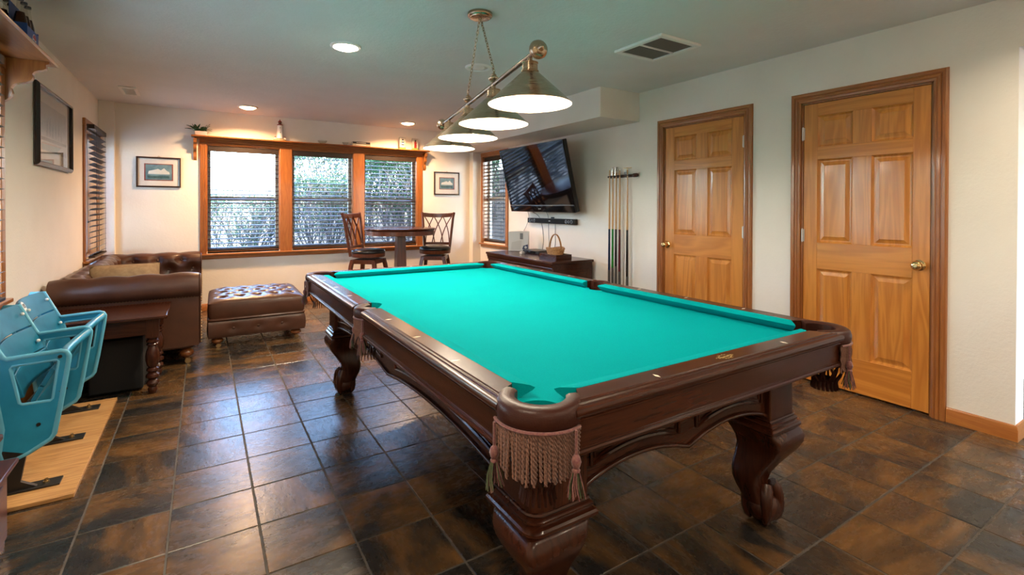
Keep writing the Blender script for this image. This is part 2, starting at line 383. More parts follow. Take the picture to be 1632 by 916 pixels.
# floor: a grout bed with single tiles let into it
floor=struct('floor',MB().box(XL-T,HX+T,YF-T,YB+T,-.06,-.0025),GROUT,label='dark slate tile floor with pale grout')
GX,GY,SX,SY=-.419,2.1799,.303,.3076; GAP=.0035
def project(x,y,z):
    d=Vector((x,y,z-CAM_H)); zz=d.dot(fwd)
    if zz<.05: return None
    return (816+FPX*d.dot(R_)/zz, PPY-FPX*d.dot(U_)/zz, zz)
cells=[]
for i in range(-3,20):
    for j in range(-17,17):
        x0,x1=GX+i*SX,GX+(i+1)*SX; y0,y1=GY+j*SY,GY+(j+1)*SY
        if x1<XL+.01 or x0>HX or y1<YF or y0>YB-.01: continue
        if x0>XR and (y0>HY1 or y1<HY0): continue
        full = x0>XL and x1<XR+T and y0>YF and y1<YB
        q=project((x0+x1)/2,(y0+y1)/2,0); sc=0
        if q and -60<q[0]<1690 and q[1]<985: sc=1/q[2]
        cells.append((sc if full else 0,x0,x1,y0,y1))
cells.sort(key=lambda c:-c[0])
tm=MB(); w,h=SX-2*GAP,SY-2*GAP
e=.0018
tm.frus((-w/2,w/2,-h/2,h/2),(-w/2,w/2,-h/2,h/2),-.006,-e); tm.frus((-w/2,w/2,-h/2,h/2),(-w/2+e,w/2-e,-h/2+e,h/2-e),-e,0)
tmesh=tm.mesh('tile'); tmesh.materials.append(TILE); rest=MB(); nt_=0
trnd=random.Random(3)
for sc,x0,x1,y0,y1 in cells:
    if sc>0 and nt_<300:
        o=link('tile',tmesh,None,floor,((x0+x1)/2,(y0+y1)/2,trnd.uniform(-.0006,.0004))); o.rotation_euler=(trnd.uniform(-.0012,.0012),trnd.uniform(-.0012,.0012),0); nt_+=1
    else:
        a,b,c,d=max(x0+GAP,XL+.002),min(x1-GAP,HX-.002),max(y0+GAP,YF+.002),min(y1-GAP,YB-.002)
        if a<b-.01 and c<d-.01: rest.box(a,b,c,d,-.006,-.0002)
o=part('tile_field',rest,TILE,floor); o['kind']='stuff'

# baseboards
BBP=[(0,0),(.014,0),(.014,.062),(.011,.068),(.011,.076),(.006,.084),(0,.086)]
def bb(name,paths):
    root=sempty(name)
    for p in paths: part('board',MB().sweep(BBP,p),OAK_Y,root,35)
bb('baseboard_right',[[(XR,1.086),(XR,OPY[1]),(XR+T,OPY[1])],[(XR,2.312),(XR,2.016)],[(XR,6.9),(XR,3.299)]])
bb('baseboard_back',[[(-.82,YB),(3.6,YB)]])
bb('baseboard_left',[[(XL,YF),(XL,6.96)]])

# doors and casings on the right wall (the room side faces -X)
CASP=[(0,0),(0,.012),(.006,.016),(.014,.017),(.016,.014),(.020,.014),(.022,.018),(.034,.018),(.037,.014),(.041,.014),(.044,.020),(.060,.021),(.068,.017),(.071,0)]
def casing(root,y0,y1,ztop,z0=0,name='casing'):
    # jambs and head as separate mitred pieces on the wall x=XR, inner edge y0..y1
    for k,pp in enumerate(([(y0,z0),(y0,ztop)],[(y0,ztop),(y1,ztop)],[(y1,ztop),(y1,z0)])):
        path=[(y0,z0),(y0,ztop),(y1,ztop),(y1,z0)]
        rs=[]
        def ring(i):
            p=Vector(path[i]); 
            def nr(a,b): d=(b-a).normalized(); return Vector((-d.y,d.x))
            if i==0: q=nr(p,Vector(path[1]))
            elif i==3: q=nr(Vector(path[2]),p)
            else:
                n1=nr(Vector(path[i-1]),p); n2=nr(p,Vector(path[i+1])); q=n1+n2; q=q/q.dot(n1)
            return [(XR-h,p.x+q.x*o,p.y+q.y*o) for o,h in CASP]
        part(name,MB().rings([ring(k),ring(k+1)]),[OAK_V,OAK_Y,OAK_V][k],root,30)
    part('jamb',MB().box(XR,XR+T-.01,y0-.001,y0+.012,0,ztop).box(XR,XR+T-.01,y1-.012,y1+.001,0,ztop).box(XR,XR+T-.01,y0,y1,ztop-.012,ztop+.001),OAK_V,root)
def door(n,y0,y1,ps,zs_,hinge_hi,label):
    root=sempty('door_%d'%n,(0,0,0),label)
    f=XR+.004; th=.035; g=.003; a,b=y0+g+.012,y1-g-.012; zb,zt=.014,2.026
    (p0,p1),(p2,p3)=ps        # panel columns, low y first
    for s0,s1 in ((a,p0),(p3,b)): part('stile',MB().box(f,f+th,s0,s1,zb,zt),PINE_V,root,bevel=.0018)
    rz=[zb]+[z for q in zs_ for z in q]+[zt]
    for k in range(0,len(rz),2): part('rail',MB().box(f,f+th,p0,p3,rz[k],rz[k+1]),PINE_H,root,bevel=.0018)
    for z0,z1 in zs_: part('mullion',MB().box(f,f+th,p1,p2,z0,z1),PINE_V,root,bevel=.001)
    for c0,c1 in ps:
        for z0,z1 in zs_:
            mb=MB(); e0,e1=.006,.042; d0,d1,d2=f+.004,f+.013,f+.006
            R0=[(d0,c0,z0),(d0,c1,z0),(d0,c1,z1),(d0,c0,z1)]
            R1=[(d1,c0+.012,z0+.012),(d1,c1-.012,z0+.012),(d1,c1-.012,z1-.012),(d1,c0+.012,z1-.012)]
            R1b=[(d1,c0+.020,z0+.020),(d1,c1-.020,z0+.020),(d1,c1-.020,z1-.020),(d1,c0+.020,z1-.020)]
            R2=[(d2,c0+e1,z0+e1),(d2,c1-e1,z0+e1),(d2,c1-e1,z1-e1),(d2,c0+e1,z1-e1)]
            R3=[(d2-.003,c0+e1+.003,z0+e1+.003),(d2-.003,c1-e1-.003,z0+e1+.003),(d2-.003,c1-e1-.003,z1-e1-.003),(d2-.003,c0+e1+.003,z1-e1-.003)]
            mb.rings([[(f+.03,*p[1:]) for p in R0],R0,R1,R1b,R2,R3])
            part('panel',mb,PINE_V,root)
    hy = y1-.010 if hinge_hi else y0+.010
    for hz in (.21,1.07,1.815):
        hg=MB().lathe([(.0065,-.045),(.0065,.045)],10,(XR-.003,hy,hz)); hg.lathe([(.004,-.05),(.004,.05)],8,(XR-.003,hy,hz))
        hg.box(XR+.0005,XR+.0035,hy-.012,hy+.012,hz-.045,hz+.045)
        part('hinge',hg,STEEL,root,40)
    ky = y0+.066 if hinge_hi else y1-.045; kz=.918
    kb=MB().lathe([(.0,0),(.033,0),(.033,.006),(.028,.010),(.014,.013),(.011,.022),(.012,.032),(.024,.040),(.029,.050),(.028,.060),(.020,.068),(.0,.070)],24)
    k=part('knob',kb,BRASS,root,40,loc=(f,ky,kz),rot=(0,-PI/2,0))
    part('keyhole',MB().lathe([(0,.0695),(.010,.0695),(.010,.0725),(0,.0725)],14),OLDBRASS,k,40)
    part('strike_plate',MB().box(f+.004,f+.03,(y0+.0125 if hinge_hi else y1-.0150),(y0+.0150 if hinge_hi else y1-.0125),kz-.03,kz+.03),BRASS,root)
    part('backing',MB().box(f+th+.002,f+th+.012,y0+.012,y1-.012,.0,2.028),OAK_V,root)
    return root
ZS=[(.245,.833),(1.022,1.620),(1.712,1.935)]
door(1,*D1,[(1.261,1.487),(1.600,1.826)],ZS,True,'six-panel golden pine door standing nearest the wall corner')
door(2,*D2,[(2.505,2.737),(2.855,3.098)],ZS,False,'six-panel golden pine door beside the cue rack')
t1=sempty('trim_1',(0,0,0),'fluted oak casing around the near pine door'); casing(t1,*D1,2.04)
t2=sempty('trim_2',(0,0,0),'fluted oak casing around the far pine door'); casing(t2,*D2,2.04)

# windows
def window(n,axis,p,u0,u1,z0,z1,out,label,div=True):
    # p: wall face, out: +1/-1 direction to the outdoors along the wall normal
    root=sempty('window_%d'%n,(0,0,0),label)
    a,b=sorted((p+out*.075,p+out*.12)); c,d=sorted((p+out*.085,p+out*.115))
    def bx(mb,U0,U1,Z0,Z1,A,B):
        return mb.box(U0,U1,A,B,Z0,Z1) if axis=='y' else mb.box(A,B,U0,U1,Z0,Z1)
    mb=MB(); e=.001
    for q in ((u0+e,u0+.022,z0+e,z1-e),(u1-.022,u1-e,z0+e,z1-e),(u0+.022,u1-.022,z0+e,z0+.022),(u0+.022,u1-.022,z1-.022,z1-e)): bx(mb,*q,a,b)
    part('frame',mb,VINYL,root)
    zm=(z0+z1)/2
    gs=[(z0+.022,zm),(zm,z1-.022)] if div else [(z0+.022,z1-.022)]
    for k,(g0,g1) in enumerate(gs):
        s=MB(); cc,dd=(c,d)
        for q in ((u0+.022,u0+.045,g0,g1),(u1-.045,u1-.022,g0,g1),(u0+.045,u1-.045,g0,g0+.026),(u0+.045,u1-.045,g1-.026,g1)): bx(s,*q,cc,dd)
        so=part('sash',s,VINYL,root)
        m=(cc+dd)/2
        part('pane',bx(MB(),u0+.045,u1-.045,g0+.026,g1-.026,m-.002,m+.002),GLASS,so)
    if div: part('latch',bx(MB(),(u0+u1)/2-.03,(u0+u1)/2+.03,zm+.0,zm+.014,*sorted((p+out*.065,p+out*.084))),VINYL,root,bevel=.004)
    return root
for n,(ww,lb) in enumerate(((W1,'left window of the triple window group'),(W2,'middle window of the triple window group'),(W3,'right window of the triple window group behind the pub table'))):
    window(n+1,'y',YB,*ww,*WZ,1,lb)
window(4,'x',XL,*LW1,*LZ,-1,'window in the left wall above the sofa')
window(5,'x',XL,*LW2,*LZ,-1,'window in the left wall behind the blue seats')
window(6,'x',XR,*RW,*RZ,1,'narrow window in the right wall beside the television')
window(7,'y',HY0,3.95,4.55,.02,2.1,-1,'glazed hall door',False)

# oak surround of the triple window
t3=sempty('trim_3',(0,0,0),'oak casing, mullions and sill of the triple window')
def yw(x0,x1,z0,z1,d,mt,name,lip=True,bev=.003): return part(name,MB().box(x0,x1,YB-d,YB-.0005,z0,z1),mt,t3,bevel=bev)
def flute(x0,x1,z0,z1,name):      # fluted upright board
    n=7; pts=[]; w_=(x1-x0)
    pts=[(x0,YB-.0005),(x0,YB-.018)]
    for k in range(4):
        c=x0+w_*(k+.5)/4; pts+= [(c-.005,YB-.020),(c-.003,YB-.014),(c+.003,YB-.014),(c+.005,YB-.020)]
    pts+=[(x1,YB-.018),(x1,YB-.0005)]
    return part(name,MB().prism(pts,'z',z0,z1),OAK_V,t3)
flute(-.037,.033,.69,2.022,'side_casing'); flute(2.728,2.812,.69,2.022,'side_casing')
for x0,x1 in ((W1[1],W2[0]),(W2[1],W3[0])): part('mullion',MB().box(x0,x1,YB-.016,YB-.0005,.69,2.022),OAK_V,t3,bevel=.003)
HP=[(YB-.0005,2.022),(YB-.012,2.022),(YB-.016,2.03),(YB-.016,2.04),(YB-.026,2.046),(YB-.030,2.058),(YB-.040,2.066),(YB-.044,2.078),(YB-.0005,2.078)]
part('head_casing',MB().prism(HP,'x',-.037,2.812),OAK_X,t3)
part('sill',MB().prism([(YB-.0005,.668),(YB-.040,.668),(YB-.052,.678),(YB-.052,.688),(YB-.046,.692),(YB-.0005,.692)],'x',-.06,2.835),OAK_X,t3)
part('apron',MB().prism([(YB-.0005,.628),(YB-.016,.628),(YB-.022,.638),(YB-.022,.667),(YB-.0005,.667)],'x',-.03,2.805),OAK_X,t3)
for ww in (W1,W2,W3):
    mb=MB(); a,b=ww; z0,z1=WZ
    mb.box(a,a+.010,YB,YB+.074,z0,z1); mb.box(b-.010,b,YB,YB+.074,z0,z1); mb.box(a+.01,b-.01,YB,YB+.074,z1-.01,z1); mb.box(a+.01,b-.01,YB,YB+.074,z0-.02,z0+.004)
    part('reveal',mb,OAK_V,t3)
def side_trim(n,x,out,u0,u1,z0,z1,label,w=.065,sill=True):
    t=sempty('trim_%d'%n,(0,0,0),label); i=-out
    def bx(A,B,U0,U1,Z0,Z1): a,b=sorted((x+i*A,x+i*B)); return MB().box(a,b,U0,U1,Z0,Z1)
    for q in ((u0-w,u0,z0-.02,z1),(u1,u1+w,z0-.02,z1)):
        part('side_casing',bx(.0005,.018,*q),OAK_V,t,bevel=.004)
    part('head_casing',bx(.0005,.022,u0-w,u1+w,z1,z1+w),OAK_Y,t,bevel=.004)
    part('sill',bx(.0005,.045,u0-w-.02,u1+w+.02,z0-.045,z0-.021),OAK_Y,t,bevel=.005)
    part('apron',bx(.0005,.018,u0-w,u1+w,z0-.085,z0-.046),OAK_Y,t,bevel=.004)
    mb=MB(); a,b=sorted((x+out*.0005,x+out*.074))
    mb.box(a,b,u0,u0+.01,z0,z1); mb.box(a,b,u1-.01,u1,z0,z1); mb.box(a,b,u0+.01,u1-.01,z1-.01,z1); mb.box(a,b,u0+.01,u1-.01,z0-.0,z0+.006)
    part('reveal',mb,OAK_V,t); return t
side_trim(4,XL,-1,*LW1,*LZ,'oak casing of the left wall window above the sofa')
side_trim(5,XL,-1,*LW2,*LZ,'oak casing of the left wall window behind the blue seats')
side_trim(6,XR,1,*RW,*RZ,'oak casing of the narrow window beside the television')

# blinds
def blind(label,axis,p,u0,u1,z0,z1,tilt,pitch=.055,wid=.05,valance=None,group='dark slatted blinds'):
    c=(p,(u0+u1)/2,z0) if axis=='x' else ((u0+u1)/2,p,z0)
    root=thing('window_blind',label,'blind',c,PI/2 if axis=='x' else 0,group)
    L=u1-u0; H=z1-z0
    sm=MB(); n=4; cs=[]
    for k in range(n+1):
        t=-1+2*k/n; cs.append((t*wid/2,.004*(1-t*t)))
    sm.prism(cs+[(a,b-.0028) for a,b in cs[::-1]],'x',-L/2,L/2); me=sm.mesh('slat',30); me.materials.append(SLAT)
    z=.035
    while z<H-.075:
        o=link('slat',me,None,root,(0,0,z),(tilt+random.uniform(-.02,.02),random.uniform(-.0015,.0015),0)); z+=pitch
    part('bottom_rail',MB().box(-L/2,L/2,-wid/2,wid/2,.002,.020),SLAT,root,bevel=.003)
    part('head_rail',MB().box(-L/2,L/2,-.024,.024,H-.045,H-.003),SLAT,root)
    va=valance or .066
    part('valance',MB().box(-L/2-.0,L/2+.0,-.034,-.025,H-va,H-.001) if axis=='y' else MB().box(-L/2,L/2,.025,.034,H-va,H-.001),SLAT,root,bevel=.003)
    for s in (-.38,.38):
        mb=MB()
        for d in (-wid/2-.001,wid/2+.001): mb.tube([(s*L,d,.015),(s*L,d,H-.04)],.0012,4)
        part('ladder_cord',mb,CORD,root)
    sg=-1 if axis=='y' else 1
    for s,dz in ((.33,.55),(-.40,.28)):
        mb=MB().tube([(s*L,sg*.036,H*dz),(s*L,sg*.036,H-.06)],.0012,4)
        cd=part('pull_cord',mb,CORD,root); part('tassel',MB().lathe([(.002,.0),(.005,-.004),(.007,-.022),(.0,-.024)],8,(s*L,sg*.036,H*dz)),CORD,cd,40)
    return root
blind('dark slatted blind in the left window of the triple group','y',YB+.035,W1[0]+.013,W1[1]-.013,.725,2.008,.20)
blind('dark slatted blind in the middle window of the triple group','y',YB+.035,W2[0]+.013,W2[1]-.013,.725,2.008,.16)
blind('dark slatted blind in the right window, behind the pub table','y',YB+.035,W3[0]+.013,W3[1]-.013,.725,2.008,.26)
blind('dark slatted blind on the left wall window above the sofa','x',XL+.058,LW1[0]-.015,LW1[1]+.015,.765,2.065,-.45)
blind('dark slatted blind at the left picture edge above the blue seats','x',XL+.058,LW2[0]-.015,3.645,.765,2.065,-.45)
blind('dark slatted blind in the narrow window beside the television','x',XR+.036,RW[0]+.013,RW[1]-.013,.74,2.045,.2)
# ------------------------------------------------------------------ outdoors
GRAVEL=speck('garden_gravel',(.40,.39,.38),(.20,.19,.175),9,.9,detail=8,bmp=.6,bscale=30,bd=.03)
LAWN=speck('dry_lawn',(.20,.20,.09),(.12,.15,.05),4,.95)
struct('ground',MB().box(-30,40,-30,45,-.35,-.12),GRAVEL,label='pale gravel ground outside')
LEAF=[]
for k,(a,b) in enumerate((((.018,.055,.022),(.038,.09,.035)),((.014,.040,.018),(.032,.07,.032)),((.034,.080,.050),(.070,.12,.070)))):
    m,nt,bs=base('leaf_green_%d'%k,a,.5); v=coords(nt,rand=True); nt.links.new(ramp(nt,noise(nt,v,3,2),[(.3,a),(.7,b)]),bs.inputs['Base Color'])
    tr=nd(nt,'ShaderNodeBsdfTranslucent'); tr.inputs[0].default_value=(b[0]*1.4,b[1]*1.5,b[2],1); mx=nd(nt,'ShaderNodeMixShader'); mx.inputs[0].default_value=.35
    nt.links.new(bs.outputs[0],mx.inputs[1]); nt.links.new(tr.outputs[0],mx.inputs[2]); nt.links.new(mx.outputs[0],nt.nodes['Material Output'].inputs[0]); LEAF.append(m)
BARK=speck('grey_bark',(.085,.07,.06),(.15,.13,.115),18,.9)
FENCEW=wood('weathered_board',(.26,.22,.18),(.17,.14,.11),'z',.8,0,2,.6)
def shrub(label,x,y,h,rad,leaves,lm,nb=9,seed=1,size=.05,lo=.15,group=None):
    rd=random.Random(seed); root=thing('garden_shrub',label,'shrub',(x,y,-.12),0,group)
    br=MB(); tips=[]
    m=rad-.06
    def fit(q):     # each crown keeps to its own plot, clear of the walls and its neighbours
        q.x=max(-m,min(m,q.x)); q.y=max(-m,min(m,q.y)); q.z=min(q.z,h); return q
    def grow(p,d,l,r,lev):
        pts=[p]; rs=[r]; q=p.copy(); dd=d.copy()
        for k in range(5):
            dd=(dd+Vector((rd.uniform(-.3,.3),rd.uniform(-.3,.3),rd.uniform(-.12,.22)))).normalized(); q=q+dd*(l/5); q=fit(q); pts.append(q.copy()); rs.append(r*(1-.13*(k+1)))
            if lev<2 and k>0:
                for _ in range(2 if lev==0 else 1): grow(q.copy(),(dd+Vector((rd.uniform(-1,1),rd.uniform(-1,1),rd.uniform(-.2,.6)))).normalized(),l*.55,r*.5,lev+1)
        if lev>0: tips.extend(pts[2:])
        br.tube(pts,rs,5)
    for k in range(nb):
        a=2*PI*k/nb+rd.uniform(-.3,.3); t=rd.uniform(.35,1.0)
        grow(Vector((.08*math.cos(a),.08*math.sin(a),0)),Vector((math.cos(a)*rad/h*t,math.sin(a)*rad/h*t,1)).normalized(),h*rd.uniform(.75,1.0),.02,0)
    part('branches',br,BARK,root,60)
    lf=MB()
    for k in range(leaves):
        c=rd.choice(tips)+Vector((rd.gauss(0,.07),rd.gauss(0,.07),rd.gauss(0,.07)))
        c.x=max(-m,min(m,c.x)); c.y=max(-m,min(m,c.y))
        if c.z<lo*h and rd.random()<.7: continue
        s=size*rd.uniform(.6,1.3); n=Vector((rd.gauss(0,1),rd.gauss(0,1),rd.gauss(0,1)+.6)).normalized(); u=n.orthogonal().normalized(); u=(Matrix.Rotation(rd.uniform(0,6.28),3,n)@u); w_=n.cross(u)
        lf.add([tuple(c-u*s*.5),tuple(c+w_*s*.22+n*s*.05),tuple(c+u*s*.5),tuple(c-w_*s*.22+n*s*.05)],[(0,1,2,3)])
    o=link('foliage',None if False else _raw(lf,'foliage'),lm,root); o['kind']='stuff'
    return root
def _raw(mb,name):
    me=bpy.data.meshes.new(name); me.from_pydata(mb.v,[],mb.f); me.update(); return me
for a_ in (('twiggy grey-green shrub outside the left window of the triple group',.52,8.75,1.45,.62,5500,LEAF[2],13,11,.04),
  ('grey-green shrub outside the middle window of the triple group',1.80,8.75,1.75,.62,7500,LEAF[2],13,12,.045),
  ('dark green shrub close outside the right window',3.08,8.75,2.15,.62,11000,LEAF[0],13,13,.05),
  ('dark shrub at the right end of the front row of shrubs',4.33,8.75,2.3,.6,9000,LEAF[1],12,14,.055),
  ('tall pale green shrub behind the middle window shrubs',2.25,10.6,2.5,.8,9000,LEAF[2],12,15,.06),
  ('tall dark green shrub behind the right window shrubs',3.92,10.6,2.8,.82,14000,LEAF[0],13,16,.06),
  ('tall green shrub at the fence corner',5.42,10.6,2.8,.6,9000,LEAF[1],12,17,.06),
  ('dense shrub outside the narrow side window',5.55,6.45,2.3,.58,9000,LEAF[1],12,18,.055),
  ('second dense shrub outside the narrow side window, further back',5.55,7.72,2.6,.58,9000,LEAF[0],12,19,.055),
  ('leafy shrub outside the left wall window near the blue seats',-2.6,3.1,2.2,.85,7000,LEAF[0],11,22,.06)): shrub(*a_)  # this last shrub is out of view, added to cut the daylight
sf=thing('garden_fence','brown board fence outside the narrow side window','fence',(6.35,8.2,-.12),PI/2)
sfm=MB().box(-.068,.068,-.011,.011,.04,2.35).mesh('board'); sfm.materials.append(wood('brown_fence_board',(.11,.075,.05),(.07,.05,.035),'z',.8,0,2,.6))
for k in range(50): link('board',sfm,None,sf,(-3.5+k*.142+random.uniform(-.004,.004),random.uniform(-.004,.004),random.uniform(-.02,.02)))
part('fence_rail',MB().box(-3.6,3.6,.012,.05,.35,.43),FENCEW,sf); part('fence_rail',MB().box(-3.6,3.6,.012,.05,1.75,1.83),FENCEW,sf)
fence=thing('garden_fence','weathered board fence far behind the shrubs','fence',(0,12.6,-.12))
fm=MB().box(-.068,.068,-.011,.011,.04,1.75).mesh('board'); fm.materials.append(FENCEW)
for k in range(46): link('board',fm,None,fence,(-1.2+k*.142+random.uniform(-.004,.004),random.uniform(-.004,.004),random.uniform(-.02,.02)))
part('fence_rail',MB().box(-1.3,5.3,.012,.05,.35,.43),FENCEW,fence); part('fence_rail',MB().box(-1.3,5.3,.012,.05,1.35,1.43),FENCEW,fence)
# ------------------------------------------------------------------ pool table
TX,TY=1.372,2.2894
tbl=thing('pool_table','large mahogany pool table with green cloth and fringed leather pockets','pool table',(TX,TY,0))
NX,NY=.635,1.27                       # half play field, nose to nose
# rail sections run outwards from the cushion nose
CUSH=[(0,.7965),(.010,.8015),(.048,.8065),(.050,.8065),(.050,.764),(.034,.764),(.006,.788)]
RAIL=[(.050,.764),(.050,.806),(.112,.807),(.1155,.8045),(.118,.8045),(.121,.806),(.1245,.805),(.127,.801),(.1285,.8005),(.134,.7995),(.1395,.796),(.142,.790),(.142,.784),(.139,.778),(.1345,.7755),(.131,.775),(.131,.771),(.1335,.770),(.1335,.766),(.130,.7635),(.127,.763),(.095,.763)]
BLIND=[(.097,.7625),(.1265,.7625),(.1265,.700),(.1285,.6995),(.1285,.6965),(.133,.6955),(.1365,.692),(.1365,.687),(.1335,.6835),(.1285,.682),(.097,.682)]
def seg(prof,mp,t0,t1,cut0=0,cut1=0):
    # extrude a section between t0 and t1 along a rail; cut: extra length per unit of outward offset at either end
    mb=MB(); f0=cut0 if callable(cut0) else (lambda o:t0+cut0*o); f1=cut1 if callable(cut1) else (lambda o:t1+cut1*o)
    mb.rings([[mp(o,z,f0(o)) for o,z in prof],[mp(o,z,f1(o)) for o,z in prof]]); return mb
def endc(N,sg): return lambda o:sg*(N+.030-math.sqrt(max(.101**2-(o-.030)**2,.026**2)))
def rail_set(mp,t0,t1,mw,cc0,cc1,e0=0,e1=0):
    # cc: cushion end cuts (the cushion nose is shorter than its back); e: curved ends hugging the corner pockets
    part('rail',seg(RAIL,mp,t0,t1,e0,e1),mw,tbl,32)
    part('rail_blind',seg(BLIND,mp,t0,t1,e0,e1),mw,tbl,32)
    part('cushion',seg(CUSH,mp,t0+cc0[0],t1+cc1[0],cc0[1],cc1[1]),FELT,tbl,30)
SPK,CPY,CPX=.072,1.178,.552          # where the wood stops at side and corner pockets
for sx in (-1,1):
    f=lambda o,z,t,sx=sx:(sx*(NX+o),t,z)
    rail_set(f,SPK,CPY,MAHO_Y,(-.004,.25),(.058,-.9),0,endc(NY,1))
    rail_set(f,-CPY,-SPK,MAHO_Y,(-.058,.9),(.004,-.25),endc(NY,-1),0)
for sy in (-1,1):
    f=lambda o,z,t,sy=sy:(t,sy*(NY+o),z)
    rail_set(f,-CPX,CPX,MAHO_X,(-.048,.9),(.048,-.9),endc(NX,-1),endc(NX,1))
# the slate bed under cloth, cut back at the pockets
def bed():
    pts=[]; r=.062
    cx,cy=NX+.028,NY+.028
    def arc(c,a0,a1,n=10): return [(c[0]+r*math.cos(a0+(a1-a0)*k/n),c[1]+r*math.sin(a0+(a1-a0)*k/n)) for k in range(n+1)]
    X,Y=NX+.045,NY+.045
    import math as m_
    dx=m_.sqrt(max(r*r-(X-cx)**2,0)); 
    pts+=arc((cx,cy),PI*1.0+m_.asin((Y-cy)/r)*-1,PI*1.5+m_.asin((X-cx)/r))[::1]
    # walk clockwise: right side pocket
    cs=NX+.075; h=m_.sqrt(r*r-(X-cs)**2)
    pts+=arc((cs,0),m_.pi-m_.acos((cs-X)/r),m_.pi+m_.acos((cs-X)/r))
    pts+=arc((cx,-cy),PI*.5-m_.asin((X-cx)/r),PI*1.0+m_.asin((Y-cy)/r))
    left=[(-x,-y) for x,y in pts]
    return pts+left
part('cloth_bed',MB().prism(bed(),'z',.735,.7645),FELT,tbl)
# diamonds and the maker's oval inlay
def diamond(x,y,lx,ly):
    return MB().prism([(x-lx,y),(x,y-ly),(x+lx,y),(x,y+ly)],'z',.8060,.8072)
S_=.3175
for j in (1,2,3,5,6,7):
    for sx in (-1,1): part('diamond_inlay',diamond(sx*(NX+.094),(4-j)*S_,.0055,.0145) if False else diamond(sx*(NX+.094),(4-j)*S_,.0145,.0055),IVORY,tbl)
for i in (-1,1):
    for sy in (-1,1): part('diamond_inlay',diamond(i*S_,sy*(NY+.094),.0055,.0145),IVORY,tbl)
part('diamond_inlay',diamond(0,NY+.094,.0055,.0145),IVORY,tbl)
em=MB(); zc=.8072; cy0=-(NY+.086)
def ribbon(pts,w=.0011,loop=False): em.tube([(x,y+cy0,zc) for x,y in pts],w,4,loop=loop,flat=.35)
ribbon([(.030*math.cos(a)*(1+.06*math.cos(4*a)),.0125*math.sin(a)*(1+.1*math.cos(4*a))) for a in [2*PI*k/32 for k in range(32)]],.0010,True)
for s in (-1,1):
    ribbon([(s*(.034+.007*math.cos(a)),.005*math.sin(a)) for a in [2*PI*k/12 for k in range(10)]],.0011)
    ribbon([(s*(.012+.006*math.cos(a)),-.0165+.004*math.sin(a)) for a in [2*PI*k/12 for k in range(9)]],.0009)
    ribbon([(s*(.013+.006*math.cos(a)),.0165-.004*math.sin(a)) for a in [2*PI*k/12 for k in range(9)]],.0009)
ribbon([(-.024+.048*k/40,.0035*math.sin(k*1.25)+.0012*math.sin(k*.4)) for k in range(41)],.0011)
ribbon([(-.025+.050*k/20,-.0065+.0015*math.sin(k*.3)) for k in range(21)],.0008)
part('maker_emblem',em,GOLD,tbl,label='small gold oval maker emblem')

# cabinet: corner posts, arched aprons, caps, cabriole legs with ball and claw feet
PX,PY,PW=.645,1.239,.19
def rrect(x0,x1,y0,y1,r,rc,n=5):
    # rectangle, one chosen corner (rc=(sx,sy)) rounded by r; counter-clockwise
    out=[]
    for sx,sy,a0 in ((1,1,0),(-1,1,PI/2),(-1,-1,PI),(1,-1,1.5*PI)):
        X=x1 if sx>0 else x0; Y=y1 if sy>0 else y0
        rr=r if (sx,sy)==rc else .006
        c=(X-sx*rr,Y-sy*rr)
        for k in range(n+1): a=a0+PI/2*k/n; out.append((c[0]+rr*math.cos(a),c[1]+rr*math.sin(a)))
    return out
def leg(sx,sy):
    cx,cy=sx*(PX-PW/2),sy*(PY-PW/2)
    x0,x1=cx-PW/2,cx+PW/2; y0,y1=cy-PW/2,cy+PW/2
    part('leg_post',MB().prism(rrect(x0,x1,y0,y1,.045,(sx,sy)),'z',.455,.6815),MAHO_Z,tbl,40)
    prof=[(-.002,.458),(.004,.457),(.006,.452),(.004,.448),(.009,.446),(.013,.441),(.013,.435),(.009,.431),(.012,.428),(.019,.425),(.023,.419),(.023,.411),(.018,.405),(.008,.402)]
    rs=[[(p[0]+(1 if p[0]>cx else -1)*o,p[1]+(1 if p[1]>cy else -1)*o,z) for p in rrect(x0,x1,y0,y1,.045,(sx,sy))] for o,z in prof]
    part('leg_cap',MB().rings(rs),MAHO_X,tbl,32)
    # S-shaped lower leg: sections follow the diagonal
    st=[(.403,.000,.100,.20),(.388,.008,.103,.20),(.365,.018,.103,.22),(.34,.022,.097,.25),(.31,.017,.088,.3),(.275,.003,.078,.35),(.24,-.012,.069,.4),(.205,-.024,.062,.5),(.17,-.028,.057,.6),(.14,-.023,.055,.7),(.115,-.013,.057,.8),(.09,-.005,.060,.9)]
    rs=[]; dx,dy=sx,sy
    for z,d,a,q in st:
        ring=[]; r=a*q
        for qx,qy,a0 in ((1,1,0),(-1,1,PI/2),(-1,-1,PI),(1,-1,1.5*PI)):
            for k in range(6):
                t=a0+PI/2*k/5; ring.append((cx+dx*d+qx*(a-r)+r*math.cos(t),cy+dy*d+qy*(a-r)+r*math.sin(t),z))
        rs.append(ring)
    lg=part('leg',MB().rings(rs),MAHO_Z,tbl,60)
    bx,by=cx+dx*.006,cy+dy*.006
    part('foot_ball',MB().ball((bx,by,.066),.0685,18,10,(1,1,.95)),MAHO_Z,lg,60)
    base_a=math.atan2(dy,dx)
    for k in range(4):
        a=base_a+k*PI/2; c,s=math.cos(a),math.sin(a)
        pts=[(bx+c*r,by+s*r,z) for r,z in ((.028,.150),(.043,.134),(.053,.112),(.060,.082),(.061,.050),(.055,.022),(.045,.006))]
        part('claw',MB().tube(pts,[.030,.029,.026,.022,.019,.015,.007],10),MAHO_Z,lg,60)
for sx in (-1,1):
    for sy in (-1,1): leg(sx,sy)
